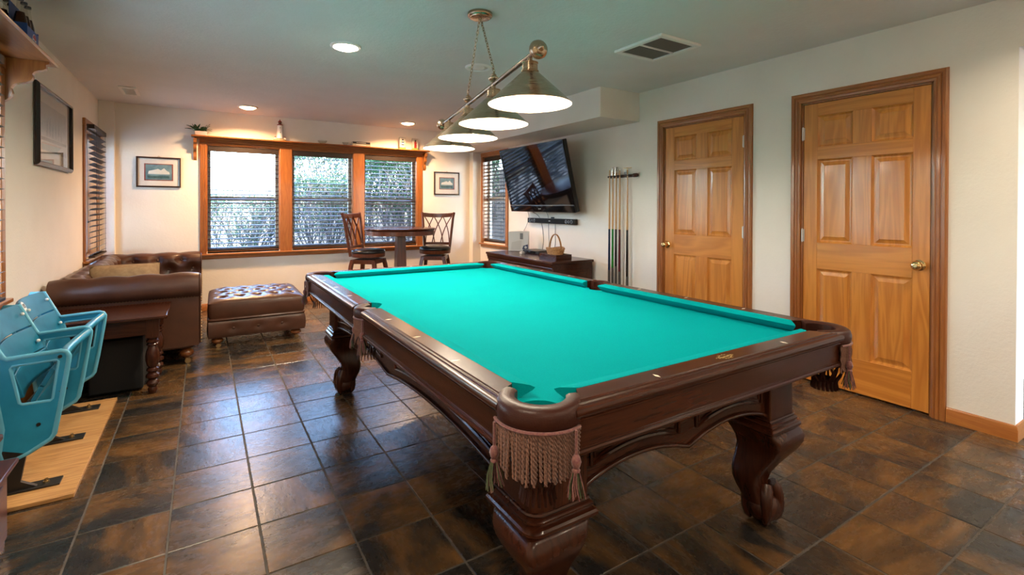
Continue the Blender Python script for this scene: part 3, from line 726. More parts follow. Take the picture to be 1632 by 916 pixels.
def apron(mp,h,mt,thick):
    # two shallow arches meeting in a point at the middle; h: half length, mp(t,depth,z)
    n=14; bot=[]
    def zb(t):
        u=abs(t)/h
        return .470+.042*math.sin(PI*min(1,max(0,(u-.03)/.97)))**.75
    ts=[-h+2*h*k/(2*n) for k in range(2*n+1)]
    mb=MB(); rs=[]
    for t in ts: rs.append([mp(t,0,zb(t)),mp(t,0,.6815),mp(t,thick,.6815),mp(t,thick,zb(t))])
    ap=part('apron',mb.rings(rs),mt,tbl,30)
    part('apron_bead',MB().tube([mp(t,-.004,zb(t)+.002) for t in ts],.0075,8),mt,tbl,50)
    for s in (-1,1):                       # framed arched panels
        a,b=(.10 if h<.6 else .10)*h+.0,h-.03
        tt=[s*(a+(b-a)*k/10) for k in range(11)]
        loop=[mp(t,-.002,zb(t)+.042) for t in tt]+[mp(t,-.002,.668) for t in tt[::-1]]
        part('panel_moulding',MB().tube(loop,.0065,6,loop=True),mt,ap,50)
        loop2=[mp(t,-.0015,zb(t)+.056) for t in [s*(a+.014+(b-a-.028)*k/10) for k in range(11)]]+[mp(t,-.0015,.654) for t in [s*(b-.014-(b-a-.028)*k/10) for k in range(11)]]
        part('panel_moulding',MB().tube(loop2,.004,6,loop=True),mt,ap,50)
for sy in (-1,1): apron(lambda t,d,z,sy=sy:(t,sy*(PY-.022-d),z),PX-PW,MAHO_X,.02)
for sx in (-1,1): apron(lambda t,d,z,sx=sx:(sx*(PX-.022-d),t,z),PY-PW,MAHO_Y,.02)
part('frame_deck',MB().box(-.70,.70,-1.34,1.34,.684,.733),MAHO_Y,tbl)

# pockets
rope=MB()
for ph in (0,PI):
    N=34; rope.tube([(.0023*math.cos(ph+k*.95),.0023*math.sin(ph+k*.95),-k/N) for k in range(N+1)],.0026,4)
ropeme=None
def _ropemesh():
    me=rope.mesh('fringe_cord',70); me.materials.append(CORDROPE); return me
ROPE=_ropemesh()
def tassel(mb,c,L):
    mb.lathe([(.003,0),(.009,-.006),(.012,-.018),(.009,-.028),(.007,-.032),(.010,-.036),(.009,-.040)],10,c)
def pocket(cx,cy,ang,R,span,detail,fs):
    # ang: outward direction; leather rim swept on an arc about (cx,cy)
    n=18; rs=[]; sec=[(-.034,.8035),(-.026,.8078),(-.010,.8095),(.006,.8075),(.014,.801),(.018,.789),(.0175,.772),(.013,.758),(.004,.752),(-.018,.752),(-.034,.758)]
    for k in range(n+1):
        a=ang-span+2*span*k/n; e=abs(2*k/n-1); w_=1.0
        rs.append([(cx+(R+(o if o<0 else o*(1-.9*e**3)))*math.cos(a),cy+(R+(o if o<0 else o*(1-.9*e**3)))*math.sin(a),z if z<.78 else z-.0015*e**4) for o,z in sec])
    rim=part('pocket_leather',MB().rings(rs),POCKETL,tbl,50)
    # inner liner of the pocket throat and hanging net of straps
    rl=[]
    for z,r in ((.755,R-.036),(.70,R-.042),(.66,R-.052)):
        rl.append([(cx+r*math.cos(a),cy+r*math.sin(a),z) for a in [ang-span*.95+1.9*span*k/14 for k in range(15)]])
    part('pocket_liner',MB().rings(rl,closed=False,cap=False),POCKETL,rim,50)
    c2=(cx+.03*math.cos(ang),cy+.03*math.sin(ang))
    for k in range(10):
        a=2*PI*k/10
        for tw in (-.5,.5):
            pts=[(c2[0]+r*math.cos(a+tw*t),c2[1]+r*math.sin(a+tw*t),z) for t,r,z in ((0,.060,.685),(.35,.066,.655),(.8,.055,.625),(1.0,.040,.600))]
            part('pocket_strap',MB().tube(pts,.0045,5,flat=.4),POCKETL,rim,60)
    skirt=MB()
    for k in range(18):
        a=2*PI*k/18; c,s=math.cos(a),math.sin(a)
        skirt.tube([(c2[0]+.038*c,c2[1]+.038*s,.606),(c2[0]+.038*c,c2[1]+.038*s,.590),(c2[0]+.044*c,c2[1]+.044*s,.566)],[.008,.0075,.0055],4,flat=.35)
    part('pocket_skirt',skirt,POCKETL,rim,40)
    N=int(2*fs*(R+.020)/.0060)
    rd=random.Random(int(cx*1000+cy*77))
    if detail:
        for k in range(N+1):
            a=ang-fs+2*fs*k/N; e=2*k/N-1
            L=.098+.020*(1-e*e)+rd.uniform(-.010,.007)
            o=link('fringe_cord',ROPE,None,rim,(cx+(R+.0145)*math.cos(a),cy+(R+.0145)*math.sin(a),.760),(rd.uniform(-.05,.05),rd.uniform(-.05,.05),rd.uniform(0,6)),); o.scale=(1,1,L)
    else:
        fr=MB()
        for k in range(N+1):
            a=ang-fs+2*fs*k/N; e=2*k/N-1; L=.098+.020*(1-e*e)+rd.uniform(-.010,.007)
            x,y=cx+(R+.0145)*math.cos(a),cy+(R+.0145)*math.sin(a)
            fr.tube([(x+.002*math.cos(j*2.1),y+.002*math.sin(j*2.1),.760-L*j/8) for j in range(9)],.0035,5)
        o=part('fringe',fr,CORDROPE,rim,60); o['kind']='stuff'
    part('fringe_braid',MB().tube([(cx+(R+.0165)*math.cos(a),cy+(R+.0165)*math.sin(a),.758) for a in [ang-fs+2*fs*k/20 for k in range(21)]],.0042,6),TASSELM,rim,50)
    for s in (-1,1):
        a=ang+s*fs*.80; c=(cx+(R+.026)*math.cos(a),cy+(R+.026)*math.sin(a),.705)
        h=MB(); tassel(h,c,.1); h.tube([(c[0],c[1],.76),(c[0],c[1],.703)],.0035,6)
        th=part('tassel',h,TASSELM,rim,50)
        for g,mt in ((0,TASSELM),(1,TASSELG)):
            st=MB()
            for k in range(26 if g==0 else 12):
                b=rd.uniform(0,6.28); r0=rd.uniform(.002,.008); r1=r0*2.6+rd.uniform(0,.006)
                st.tube([(c[0]+r0*math.cos(b),c[1]+r0*math.sin(b),c[2]-.036),(c[0]+r1*.8*math.cos(b),c[1]+r1*.8*math.sin(b),c[2]-.07),(c[0]+r1*math.cos(b+.3),c[1]+r1*math.sin(b+.3),c[2]-.095+rd.uniform(-.01,.006))],.0014,4)
            o=part('tassel_strands',st,mt,th); 
    return rim
for sx in (-1,1):
    for sy in (-1,1):
        pocket(sx*(NX+.030),sy*(NY+.030),math.atan2(sy,sx),.098,1.85,(sx,sy)==(-1,-1),1.12)
    pocket(sx*(NX+.062),0,0 if sx>0 else PI,.072,1.45,False,.95)
# ------------------------------------------------------------------ pendant over the table
PA=Vector((1.266,1.86,1.739)); PB=Vector((.0953,.496,-.0117))
mid=PA+PB*1.5
pen=thing('billiard_light','brushed nickel billiard light with four cone shades hung on two chains','pendant light',(mid.x,mid.y,HC))
def L_(p): p=Vector(p); return (p.x-mid.x,p.y-mid.y,p.z-HC)
BH=.222
bs,be=PA+PB*-.16+Vector((0,0,BH)),PA+PB*3.43+Vector((0,0,BH))
part('bar',MB().tube([L_(bs),L_(be)],.0125,14),DKNICKEL,pen,50)
bdir=PB.normalized(); bq=bdir.to_track_quat('Z','Y').to_euler()
fin=MB().lathe([(.013,-.03),(.020,-.026),(.022,-.020),(.030,-.014),(.040,.0),(.043,.012),(.038,.026),(.026,.036),(.016,.040),(.014,.046),(.008,.052),(.006,.058),(0,.060)],22).mesh('finial',40)
for p,sg in ((be,1),(bs,-1)):
    o=link('finial',fin,NICKEL,pen,L_(p)); o.rotation_euler=(bdir*sg).to_track_quat('Z','Y').to_euler()
cone=MB().lathe([(.1925,.0),(.1925,.004),(.190,.006),(.036,.150),(.034,.152)],40,cap=False).mesh('lamp_shade',40)
inn=MB().lathe([(.1915,.001),(.1885,.004),(.034,.148),(.0,.149)],40,cap=False).mesh('shade_lining',40)
neck=MB().lathe([(.038,.148),(.041,.150),(.041,.153),(.036,.156),(.035,.186),(.038,.188),(.038,.192),(.030,.195),(.012,.198),(.011,.222)],22).mesh('shade_neck',40)
bulb=MB().lathe([(.0,.045),(.016,.049),(.027,.060),(.030,.073),(.026,.088),(.016,.104),(.014,.13),(0,.13)],16).mesh('bulb',60)
for k in range(4):
    p=PA+PB*k
    sh=link('lamp_shade',cone,NICKEL,pen,L_(p))
    link('shade_lining',inn,SHADEIN,sh); link('shade_neck',neck,NICKEL,sh); link('bulb',bulb,BULB,sh)
    ld=bpy.data.lights.new('bulb_light','POINT'); ld.energy=PENDANT_W; ld.color=(1,.84,.64); ld.shadow_soft_size=.032
    lo=bpy.data.objects.new('bulb_light',ld); C.objects.link(lo); lo.parent=sh; lo.location=(0,0,.030)
can=MB().lathe([(.074,-.001),(.075,-.006),(.075,-.018),(.071,-.023),(.062,-.026),(.060,-.030),(.050,-.032),(0,-.033)],32)
part('canopy',can,NICKEL,pen,40)
lk=MB().tube([(.0065*math.cos(a),0,.0145*math.sin(a)) for a in [2*PI*k/14 for k in range(14)]],.0023,6,loop=True).mesh('chain_link',60); lk.materials.append(NICKEL)
for s,ox in ((1.0,-.014),(2.0,.014)):
    q=PA+PB*s+Vector((0,0,BH))
    kn=MB().lathe([(.010,.008),(.012,.012),(.020,.016),(.030,.026),(.031,.032),(.024,.040),(.014,.046),(.016,.050),(.010,.058),(.004,.064),(.004,.072)],18,L_(q))
    part('chain_knob',kn,NICKEL,pen,40)
    A=Vector(L_(q))+Vector((0,0,.078)); B=Vector((bdir.x*ox,bdir.y*ox,-.040)); d=B-A; n=int(d.length/.0225)
    e=d.to_track_quat('Z','Y')
    for k in range(n+1):
        o=link('chain_link',lk,None,pen,tuple(A+d*(k/n))); o.rotation_euler=(e.to_matrix()@Matrix.Rotation(PI/2*(k%2)+.3,3,'Z')).to_euler()
    part('chain_loop',MB().tube([(B.x+.006*math.cos(a),B.y,B.z+.008+.006*math.sin(a)) for a in [2*PI*k/12 for k in range(12)]],.002,6,loop=True),NICKEL,pen,60)

# ------------------------------------------------------------------ recessed ceiling lights
def can_light(x,y,label,on=True,power=CAN_W,r=.088,col=(1,.83,.62),lens=None):
    t=thing('recessed_light',label,'ceiling light',(x,y,HC),0,'recessed ceiling lights')
    part('trim_ring',MB().lathe([(r+.020,-.0005),(r+.020,-.007),(r+.014,-.013),(r,-.014),(r-.006,-.008),(r-.006,-.0005)],36,loop=True),WHITEP,t,40)
    if on:
        part('lens',MB().lathe([(r-.006,-.0008),(r-.008,-.008),(r*.80,-.020),(r*.5,-.029),(0,-.033)],32),lens or CANLENS,t,40)
        ld=bpy.data.lights.new('can_lamp','AREA'); ld.shape='DISK'; ld.size=.15; ld.energy=power; ld.color=col; ld.spread=math.radians(150)
        lo=bpy.data.objects.new('can_lamp',ld); C.objects.link(lo); lo.parent=t; lo.location=(0,0,-.040)
    else:
        part('reflector',MB().lathe([(r-.006,-.003),(r*.55,-.0012),(0,-.001)],32),VINYL,t,40)
        part('eyeball',MB().lathe([(r*.62,-.002),(r*.60,-.010),(r*.45,-.014),(0,-.015)],28),WHITEP,t,40)
WARMLENS=base('warm_can_lens',(1,1,1),.5,emit=(1,.62,.30),estr=20)[0]
can_light(.875,3.655,'lit recessed ceiling light nearest the viewer, above the tile walkway',True,CAN_W*.9)
can_light(.442,6.49,'lit recessed ceiling light above the left window of the triple group',col=(1,.60,.30),lens=WARMLENS)
can_light(2.392,6.506,'lit recessed ceiling light above the pub table',col=(1,.60,.30),lens=WARMLENS)
can_light(1.936,3.61,'unlit recessed ceiling light behind the pendant chains',False)

for k,(x,y) in enumerate(((-.1,.9),(3.0,.3),(-.1,-1.3),(3.0,-1.5),(1.5,-.9))):  # extra fixtures out of view, added as warm fill for the near room
    can_light(x,y,['lit recessed ceiling light above the low cabinet, behind the viewer','lit recessed ceiling light by the hall opening','lit recessed ceiling light at the front left corner','lit recessed ceiling light at the front right corner','lit recessed ceiling light in the middle, behind the viewer'][k],True,CAN_W*.35)
# ------------------------------------------------------------------ ceiling vents
v=thing('return_air_grille','large white ceiling return grille with two dark louvred panels','vent',(2.787,2.46,HC))
fx,fy=.207,.222
fr=MB()
for q in ((-fx,fx,-fy,-fy+.035),(-fx,fx,fy-.035,fy),(-fx,-fx+.035,-fy+.035,fy-.035),(fx-.035,fx,-fy+.035,fy-.035),(-fx+.035,fx-.035,-.006,.006)): fr.box(*q,-.020,-.0005)
part('frame',fr,WHITEP,v,bevel=.003)
part('backing',MB().box(-fx+.03,fx-.03,-fy+.03,fy-.03,-.002,-.0006),base('vent_dark',(.05,.05,.05),.8)[0],v)
VG=base('vent_louver_grey',(.17,.165,.155),.5)[0]
lm=MB().add([(-fx+.036,-.0045,-.003),(fx-.036,-.0045,-.003),(fx-.036,.0045,-.011),(-fx+.036,.0045,-.011),(-fx+.036,-.0045,-.004),(fx-.036,-.0045,-.004),(fx-.036,.0045,-.012),(-fx+.036,.0045,-.012)],[(0,1,2,3),(7,6,5,4),(0,4,5,1),(2,6,7,3),(0,3,7,4),(1,5,6,2)]).mesh('louver'); lm.materials.append(VG)
for k in range(14):
    for s in (-1,1): link('louver',lm,None,v,(0,s*(.014+k*.0128),0))
r=thing('ceiling_register','small white ceiling register near the left wall','vent',(-.625,6.22,HC))
rf=MB()
for q in ((-.072,.072,-.19,-.165),(-.072,.072,.165,.19),(-.072,-.047,-.165,.165),(.047,.072,-.165,.165)): rf.box(*q,-.016,-.0005)
part('frame',rf,WHITEP,r,bevel=.003)
part('backing',MB().box(-.05,.05,-.17,.17,-.002,-.0006),MATS['vent_dark'],r)
for k in range(9): part('louver',MB().box(-.047,.047,-.155+k*.0385,-.145+k*.0385,-.008,-.002),WHITEP,r)
# ------------------------------------------------------------------ chesterfield sofa
def tuft(u,v,pts,depth,sig): return -depth*sum(math.exp(-((u-a)**2+(v-b)**2)/(2*sig*sig)) for a,b in pts if abs(u-a)<4*sig and abs(v-b)<4*sig)
SOX,SOY=-.955,4.635
sofa=thing('chesterfield_sofa','brown leather chesterfield sofa in the corner under the left window','sofa',(SOX,SOY,0))
SD,SLen=.925,2.30          # depth in x, length in y
# arm: section in (across, z), outer side at across=0; rolled outward
def arm_section(top=.735):
    P=[(.045,.155),(.045,.545),(.030,.556),(.008,.575),(-.004,.605),(-.004,.640),(.006,.678),(.030,.712),(.070,.733),(.110,top),(.150,.728),(.185,.708),(.210,.675),(.215,.630),(.205,.56),(.200,.42),(.200,.155)]
    return P
def arm(y_out,sgn,name,x0,x1):
    n=34; rs=[]; S=arm_section()
    for k in range(n+1):
        x=x0+(x1-x0)*k/n; u=(x-x0)/(x1-x0); e=.010*(1-abs(2*u-1)**14)
        puff=.012*abs(math.sin(u*PI*4))
        ring=[]
        for a,z in S:
            up=max(0,(z-.56)/.18); oo=a
            fz=z+ (puff-.006)*up*(1 if a>.0 else .4)
            if sgn<0 and a>.19 and z>.4: oo=a+tuft(x,z,TA,.035,.035)*1.0
            ring.append((x,y_out+sgn*oo if sgn>0 else y_out-oo,fz))
        rs.append(ring)
    return part(name,MB().rings(rs),LEATHER,sofa,50)
TA=[(.30,.66),(.52,.66),(.74,.66),(.41,.56),(.63,.56),(.85,.56)]
arm(.0,1,'arm',.02,SD); 
# far arm, denser so the tufting reads
def far_arm():
    mb=MB(); S=arm_section(.735); ns=len(S)
    import bisect
    fine=[]
    for i in range(ns-1):
        for k in range(4): t=k/4; fine.append((S[i][0]*(1-t)+S[i+1][0]*t,S[i][1]*(1-t)+S[i+1][1]*t))
    fine.append(S[-1]); rs=[]
    n=60
    for k in range(n+1):
        x=.02+(SD-.02)*k/n; ring=[]
        for a,z in fine:
            w_=max(0,min(1,(a-.10)/.08)); 
            ring.append((x,SLen-a-w_*tuft(x,z,TA,.04,.032)*1.0 if False else SLen-a+w_*-tuft(x,z,TA,.04,.032)*1.0,z+.010*abs(math.sin(x*13))*max(0,(z-.6)/.13)))
        rs.append(ring)
    return part('arm',mb.rings(rs),LEATHER,sofa,60)
fa=far_arm()
bt=MB().ball((0,0,0),.012,10,6,(1,.5,1)).mesh('button',60); bt.materials.append(LEATHER)
for x,z in TA: link('button',bt,None,fa,(x,SLen-.205+.030,z))
# back along the wall
def back():
    S=[(.045,.155),(.045,.545),(.012,.58),(.0,.62),(.006,.67),(.04,.712),(.10,.735),(.16,.722),(.20,.69),(.21,.62),(.205,.50),(.20,.155)]
    fine=[]
    for i in range(len(S)-1):
        for k in range(4): t=k/4; fine.append((S[i][0]*(1-t)+S[i+1][0]*t,S[i][1]*(1-t)+S[i+1][1]*t))
    fine.append(S[-1]); rs=[]; TB=[(.4+.22*k,.66) for k in range(8)]+[(.29+.22*k,.56) for k in range(8)]
    for k in range(90):
        y=.10+(SLen-.2)*k/89
        rs.append([(a+(max(0,min(1,(a-.1)/.08))*tuft(y,z,TB,.04,.032)),y,z+.010*abs(math.sin(y*14))*max(0,(z-.6)/.13)) for a,z in fine])
    return part('backrest',MB().rings(rs),LEATHER,sofa,60)
back()
for k in range(2):
    y0=.212+k*.94; y1=y0+.935
    def cu(sx,sy,sz): pass
    mb=MB(); rs=[]
    n=10
    for i in range(n+1):
        t=i/n; z=.29+.16*t; b=.018*math.sin(PI*t)
        rs.append([(.20-.0,y0-b*0+.01,z),(SD-.03+b,y0+.01,z),(SD-.03+b,y1-.01,z),(.20,y1-.01,z)])
    part('seat_cushion',mb.rings(rs),LEATHER,sofa,bevel=.03,seg=4)
part('base',MB().box(.06,SD-.035,.05,SLen-.05,.135,.29),LEATHER,sofa,bevel=.02)
part('front_rail',MB().box(SD-.034,SD-.010,.205,SLen-.205,.14,.288),LEATHER,sofa,bevel=.010)
# scroll panels closing the arm fronts, nailhead rows
NAIL=MB().ball((0,0,0),.0062,7,5).mesh('nailhead',60); NAIL.materials.append(OLDBRASS)
for s,yo in ((1,0.0),(-1,SLen)):
    pr=[(yo+s*a,z) for a,z in arm_section(.733)]
    pr=[((p[0]-(yo+s*.105))*.94+(yo+s*.105),(p[1]-.45)*.97+.45) for p in pr]
    fp=part('arm_front',MB().prism(pr,'x',SD+.0005,SD+.014),LEATHER,sofa,40,bevel=.006)
    for k in range(16): link('nailhead',NAIL,None,fp,(SD+.014,yo+s*.058,.18+k*.024)); link('nailhead',NAIL,None,fp,(SD+.014,yo+s*.188,.18+k*.024))
for k in range(44): link('nailhead',NAIL,None,sofa,(.05+k*.0196,.043,.552))
part('nail_welt',MB().tube([(.03,.041,.5555),(SD,.041,.5555)],.006,6),LEATHER,sofa,50)
BUNW=wood('bun_foot_wood',(.26,.085,.02),(.14,.04,.01),'z',.25,.5,4)
bun=MB().lathe([(.030,.135),(.032,.130),(.026,.124),(.028,.120),(.044,.108),(.050,.092),(.046,.074),(.032,.060),(.022,.056),(.020,.048),(0,.048)],20).mesh('bun_foot',40)
cast=MB().lathe([(.010,.050),(.013,.046),(.013,.036),(.006,.034),(.006,.028),(0,.028)],10); cast.lathe([(0,-.009),(.020,-.009),(.022,-.005),(.022,.005),(.020,.009),(0,.009)],16,(.008,0,.0222),'y'); cast.box(-.004,.018,.010,.012,.012,.042); cast.box(-.004,.018,-.012,-.010,.012,.042)
castm=cast.mesh('caster',40)
def feet(root,pts):
    for x,y in pts:
        f=link('bun_foot',bun,BUNW,root,(x,y,0)); link('caster',castm,OLDBRASS,f)
feet(sofa,[(SD-.085,.115),(SD-.085,SLen-.115),(.14,.115),(.14,SLen-.115)])
# throw pillow leaning on the near arm
pil=thing('throw_pillow','tan fabric throw pillow on the leather sofa','pillow',(SOX+.50,SOY+.50,.455),0)
def pf(u,v,s):
    x=(u-.5)*.46; y=(v-.5)*.44; e=(1-abs(2*u-1)**3)*(1-abs(2*v-1)**3); return (x*(1-.08*(2*v-1)**2*0),y,s*.075*e**.55)
pm=MB(); pm.grid(lambda u,v:pf(u,v,1),16,14); pm.grid(lambda u,v:pf(u,v,-1),16,14)
po=part('cushion',pm,PILLOW,pil,60); po.rotation_euler=(math.radians(58),0,math.radians(4)); po.location=(-.09,-.02,.135)
part('piping',MB().tube([((-.23 if q in(0,3) else .23),(-.22 if q<2 else .22),0) for q in (0,1,2,3)],.005,6,loop=True),PILLOW,po,50)

# ------------------------------------------------------------------ tufted ottoman
ott=thing('tufted_ottoman','brown leather tufted ottoman on bun feet in front of the sofa','ottoman',(.437,5.475,0),math.radians(-1.0))
ow,od=.395,.405
T5=[]
for j in range(5):
    for i in range(5 if j%2==0 else 4):
        T5.append((-.29+.145*i+(0 if j%2==0 else .0725),-.27+.135*j))
def ot(u,v):
    x=(2*u-1)*ow; y=(2*v-1)*od
    e=(1-abs(2*u-1)**7)*(1-abs(2*v-1)**7)
    return (x,y,.405+.048*e**.7+tuft(x,y,T5,.040,.024)*min(1,e*1.5)+.005*math.sin(x*43)*math.sin(y*43)*e)
mb=MB().grid(ot,72,72)
top=part('tufted_top',mb,LEATHER,ott,70)
bt2=MB().ball((0,0,0),.011,10,6,(1,1,.6)).mesh('button',60); bt2.materials.append(LEATHER)
for x,y in T5: link('button',bt2,None,top,(x,y,.418))
def band(z0,z1,out,n=8):
    rs=[]
    for k in range(n+1):
        t=k/n; b=out*math.sin(PI*t)**.7; z=z0+(z1-z0)*t
        ring=[]
        for sx,sy,a0 in ((1,1,0),(-1,1,PI/2),(-1,-1,PI),(1,-1,1.5*PI)):
            for q in range(4): a=a0+PI/2*q/3; ring.append((sx*(ow-.03)+(.028+b)*math.cos(a),sy*(od-.03)+(.028+b)*math.sin(a),z))
        rs.append(ring)
    return MB().rings(rs)
part('upper_band',band(.272,.407,.010),LEATHER,ott,50)
part('seam_band',band(.244,.271,.012),LEATHER,ott,50)
def lower():
    S=[(-.16,.17),(.0,.17),(.16,.17)]
    S=[(-.20,.175),(0,.175),(.20,.175)]
    rs=[]; n=12
    outl=[]
    for side in range(4):
        for k in range(24):
            t=-1+2*k/24
            outl.append({0:(t*ow,-od,'y',-1),1:(ow,t*od,'x',1),2:(-t*ow,od,'y',1),3:(-ow,-t*od,'x',-1)}[side])
    for j in range(n+1):
        z=.098+.145*j/n; b=.012*math.sin(PI*j/n)**.6; ring=[]
        for x,y,ax,sg in outl:
            d=b+tuft(x if ax=='y' else y,z,S,.020,.022)
            ring.append((x+(sg*d if ax=='x' else 0),y+(sg*d if ax=='y' else 0),z))
        rs.append(ring)
    return MB().rings(rs)
lb=part('lower_body',lower(),LEATHER,ott,50)
for x in (-.2,0,.2): link('button',bt2,None,lb,(x,-od-.0,.175),(PI/2,0,0))
feet(ott,[(-.325,-.34),(.325,-.34),(-.325,.34),(.325,.34)])
for o in ott.children:
    if o.name.startswith('bun_foot'): o.location.z=-.037; o.scale=(1,1,1)
for o in list(ott.children):
    if o.name.startswith('bun_foot'):
        o.location.z=0; o.scale=(1,1,.735)

# ------------------------------------------------------------------ end table and subwoofer
et=thing('end_table','dark mahogany end table with turned legs in front of the sofa arm','end table',(-.56,4.33,0))
part('top',MB().box(-.36,.352,-.29,.285,.512,.535),MAHO_X,et,bevel=.006,seg=3)
for q in ((-.30,.275,-.245,-.222),(-.30,.275,.222,.245)): part('apron',MB().box(*q,.405,.511),MAHO_X,et,bevel=.002)
for q in ((.268,.290,-.21,.21),(-.325,-.303,-.21,.21)): part('apron',MB().box(*q,.405,.511),MAHO_Y,et,bevel=.002)
tl=MB().box(-.037,.037,-.037,.037,.385,.511); tl.lathe([(.030,.386),(.034,.378),(.026,.370),(.036,.362),(.036,.352),(.028,.345),(.034,.338),(.034,.330),(.024,.322),(.028,.312),(.036,.29),(.041,.255),(.040,.225),(.033,.195),(.024,.178),(.034,.170),(.036,.158),(.026,.150),(.024,.142),(.038,.130),(.040,.115),(.028,.104),(.022,.096),(.034,.086),(.038,.072),(.032,.058),(.022,.046),(.028,.034),(.026,.018),(.020,.0),(0,0)],22)
tlm=tl.mesh('leg',38)
for x,y in ((.267,-.215),(.267,.215),(-.29,-.215),(-.29,.215)): link('leg',tlm,MAHO_Z,et,(x,y,0))
sub=thing('subwoofer','black subwoofer box under the end table','subwoofer',(-.50,4.37,0))
part('cabinet',MB().box(-.146,.146,-.16,.17,.012,.375),SPEAKER,sub,bevel=.008)
part('front_grille',MB().box(-.138,.138,-.170,-.161,.022,.366),SPEAKER,sub,bevel=.003)
for x in (-.11,.11):
    for y in (-.12,.13): part('foot',MB().lathe([(.016,0),(.018,.0115)],10,(x,y,0)),BLKPL,sub)

# ------------------------------------------------------------------ stadium seats
YS_=(2.955,3.465,3.925)
ss=thing('stadium_seats','pair of chipped blue folding stadium seats bolted to a plywood board','stadium seats',(-.70,3.44,0))
def S(x,y,z): return (x+.70,y-3.44,z)
part('plywood_base',MB().box(-.955+.70,-.478+.70,2.815-3.44,4.085-3.44,.0005,.019),PLY,ss,bevel=.002,label='pale plywood mounting board')
def outline():
    P=[(-.800,.757),(-.735,.612),(-.722,.603),(-.545,.614),(-.527,.607),(-.519,.590),(-.520,.57),(-.552,.35),(-.570,.245),(-.582,.225),(-.655,.180),(-.69,.165),(-.735,.165),(-.745,.20),(-.735,.30),(-.755,.45),(-.80,.58),(-.865,.735),(-.855,.755)]
    return P
W_=[(-.705,.572),(-.560,.578),(-.552,.570),(-.572,.405),(-.582,.395),(-.672,.396),(-.684,.405),(-.712,.560)]
def standard(y):
    mb=MB(); t=.010; O_=outline(); n=len(O_); m=len(W_)
    # plate with a window: bridge the hole by triangulation
    bm=bmesh.new()
    vo=[bm.verts.new(S(x,y,z)) for x,z in O_]; vi=[bm.verts.new(S(x,y,z)) for x,z in W_]
    eo=[bm.edges.new((vo[i],vo[(i+1)%n])) for i in range(n)]; ei=[bm.edges.new((vi[i],vi[(i+1)%m])) for i in range(m)]
    bmesh.ops.triangle_fill(bm,edges=eo+ei,use_beauty=True,normal=(0,1,0))
    g=bmesh.ops.extrude_face_region(bm,geom=bm.faces[:])
    bmesh.ops.translate(bm,verts=[q for q in g['geom'] if isinstance(q,bmesh.types.BMVert)],vec=(0,t,0))
    bmesh.ops.recalc_face_normals(bm,faces=bm.faces)
    me=bpy.data.meshes.new('standard'); bm.to_mesh(me); bm.free()
    o=link('standard',me,BLUE,ss)
    part('outer_rim',MB().tube([S(x,y+t/2,z) for x,z in O_],.0085,8,loop=True,flat=1.25),BLUE2,o,60)
    part('window_rim',MB().tube([S(x,y+t/2,z) for x,z in W_],.0062,8,loop=True,flat=1.25),BLUE2,o,60)
    for bx_,bz in ((-.548,.590),(-.62,.30)): part('bolt',MB().lathe([(.007,-.006),(.008,-.003),(.008,.0)],8,S(bx_,y-.001,bz),'y'),BLKSTEEL,o)
    leg=MB(); leg.prism([(-.74+.70,.21),(-.66+.70,.18),(-.68+.70,.06),(-.62+.70,.022),(-.80+.70,.022),(-.765+.70,.08)],'y',y-3.44-.006+.005,y-3.44+.018)
    part('leg_bracket',leg,BLKSTEEL,ss)
    pd=part('foot_plate',MB().box(-.86+.70,-.548+.70,y-3.44-.020,y-3.44+.055,.0195,.027),BLKSTEEL,ss,bevel=.001)
    part('anchor_bolt',MB().lathe([(.012,.027),(.012,.034),(.007,.035),(.007,.044),(.0,.045)],8,S(-.60,y+.02,0)),OLDBRASS,pd)
for y in YS_: standard(y)
for k in range(2):
    y0,y1=YS_[k]+.014,YS_[k+1]-.004
    def slatp(p0,p1,th,bow,name,mt,nseg=10):
        # board spanning the standards, section from p0 to p1 (x,z), bowed backwards in the middle
        d=Vector((p1[0]-p0[0],p1[1]-p0[1])).normalized(); nrm=Vector((-d.y,d.x)); rs=[]
        for i in range(nseg+1):
            t=i/nseg; b=bow*math.sin(PI*t); y=y0+(y1-y0)*t
            q=[(p0[0],p0[1]),(p1[0],p1[1]),(p1[0]+nrm.x*th,p1[1]+nrm.y*th),(p0[0]+nrm.x*th,p0[1]+nrm.y*th)]
            rs.append([S(a-b,y,z+bow*.0) for a,z in q])
        return part(name,MB().rings(rs),mt,ss,bevel=.003)
    slatp((-.752,.655),(-.803,.768),.016,.030,'back_slat',BLUEW)
    slatp((-.700,.535),(-.749,.649),.016,.030,'back_slat',BLUEW)
    slatp((-.668,.425),(-.698,.529),.016,.022,'back_slat',BLUEW)
    for yy,zz,xx in ((y1-.045,.722,-.782),(y0+.045,.722,-.782),(y1-.05,.58,-.722)): part('back_bolt',MB().ball(S(xx+.006,yy,zz),.009,10,6),WHITEP,ss,60)
    slatp((-.640,.385),(-.605,.455),.018,.004,'seat_slat',BLUEW); slatp((-.602,.460),(-.567,.530),.018,.004,'seat_slat',BLUEW)
    n=14; pts=[]; 
    for i in range(n+1):
        t=i/n; pts.append(S(-.532-.035*math.sin(PI*t),y0+(y1-y0)*t,.588-.022*math.sin(PI*t)))
    part('seat_edge',MB().tube(pts,.0205,12),BLUE,ss,60)
    part('hinge_rod',MB().tube([S(-.655,y0,.40),S(-.655,y1,.40)],.009,8),BLKSTEEL,ss,60)
pl_=part('number_plate',MB().lathe([(.0,0),(.026,0),(.027,.002),(0,.002)],8,sx=1.05),WHITEP,ss,loc=S(-.8030,3.555,.7390),rot=(0,math.radians(66),0))
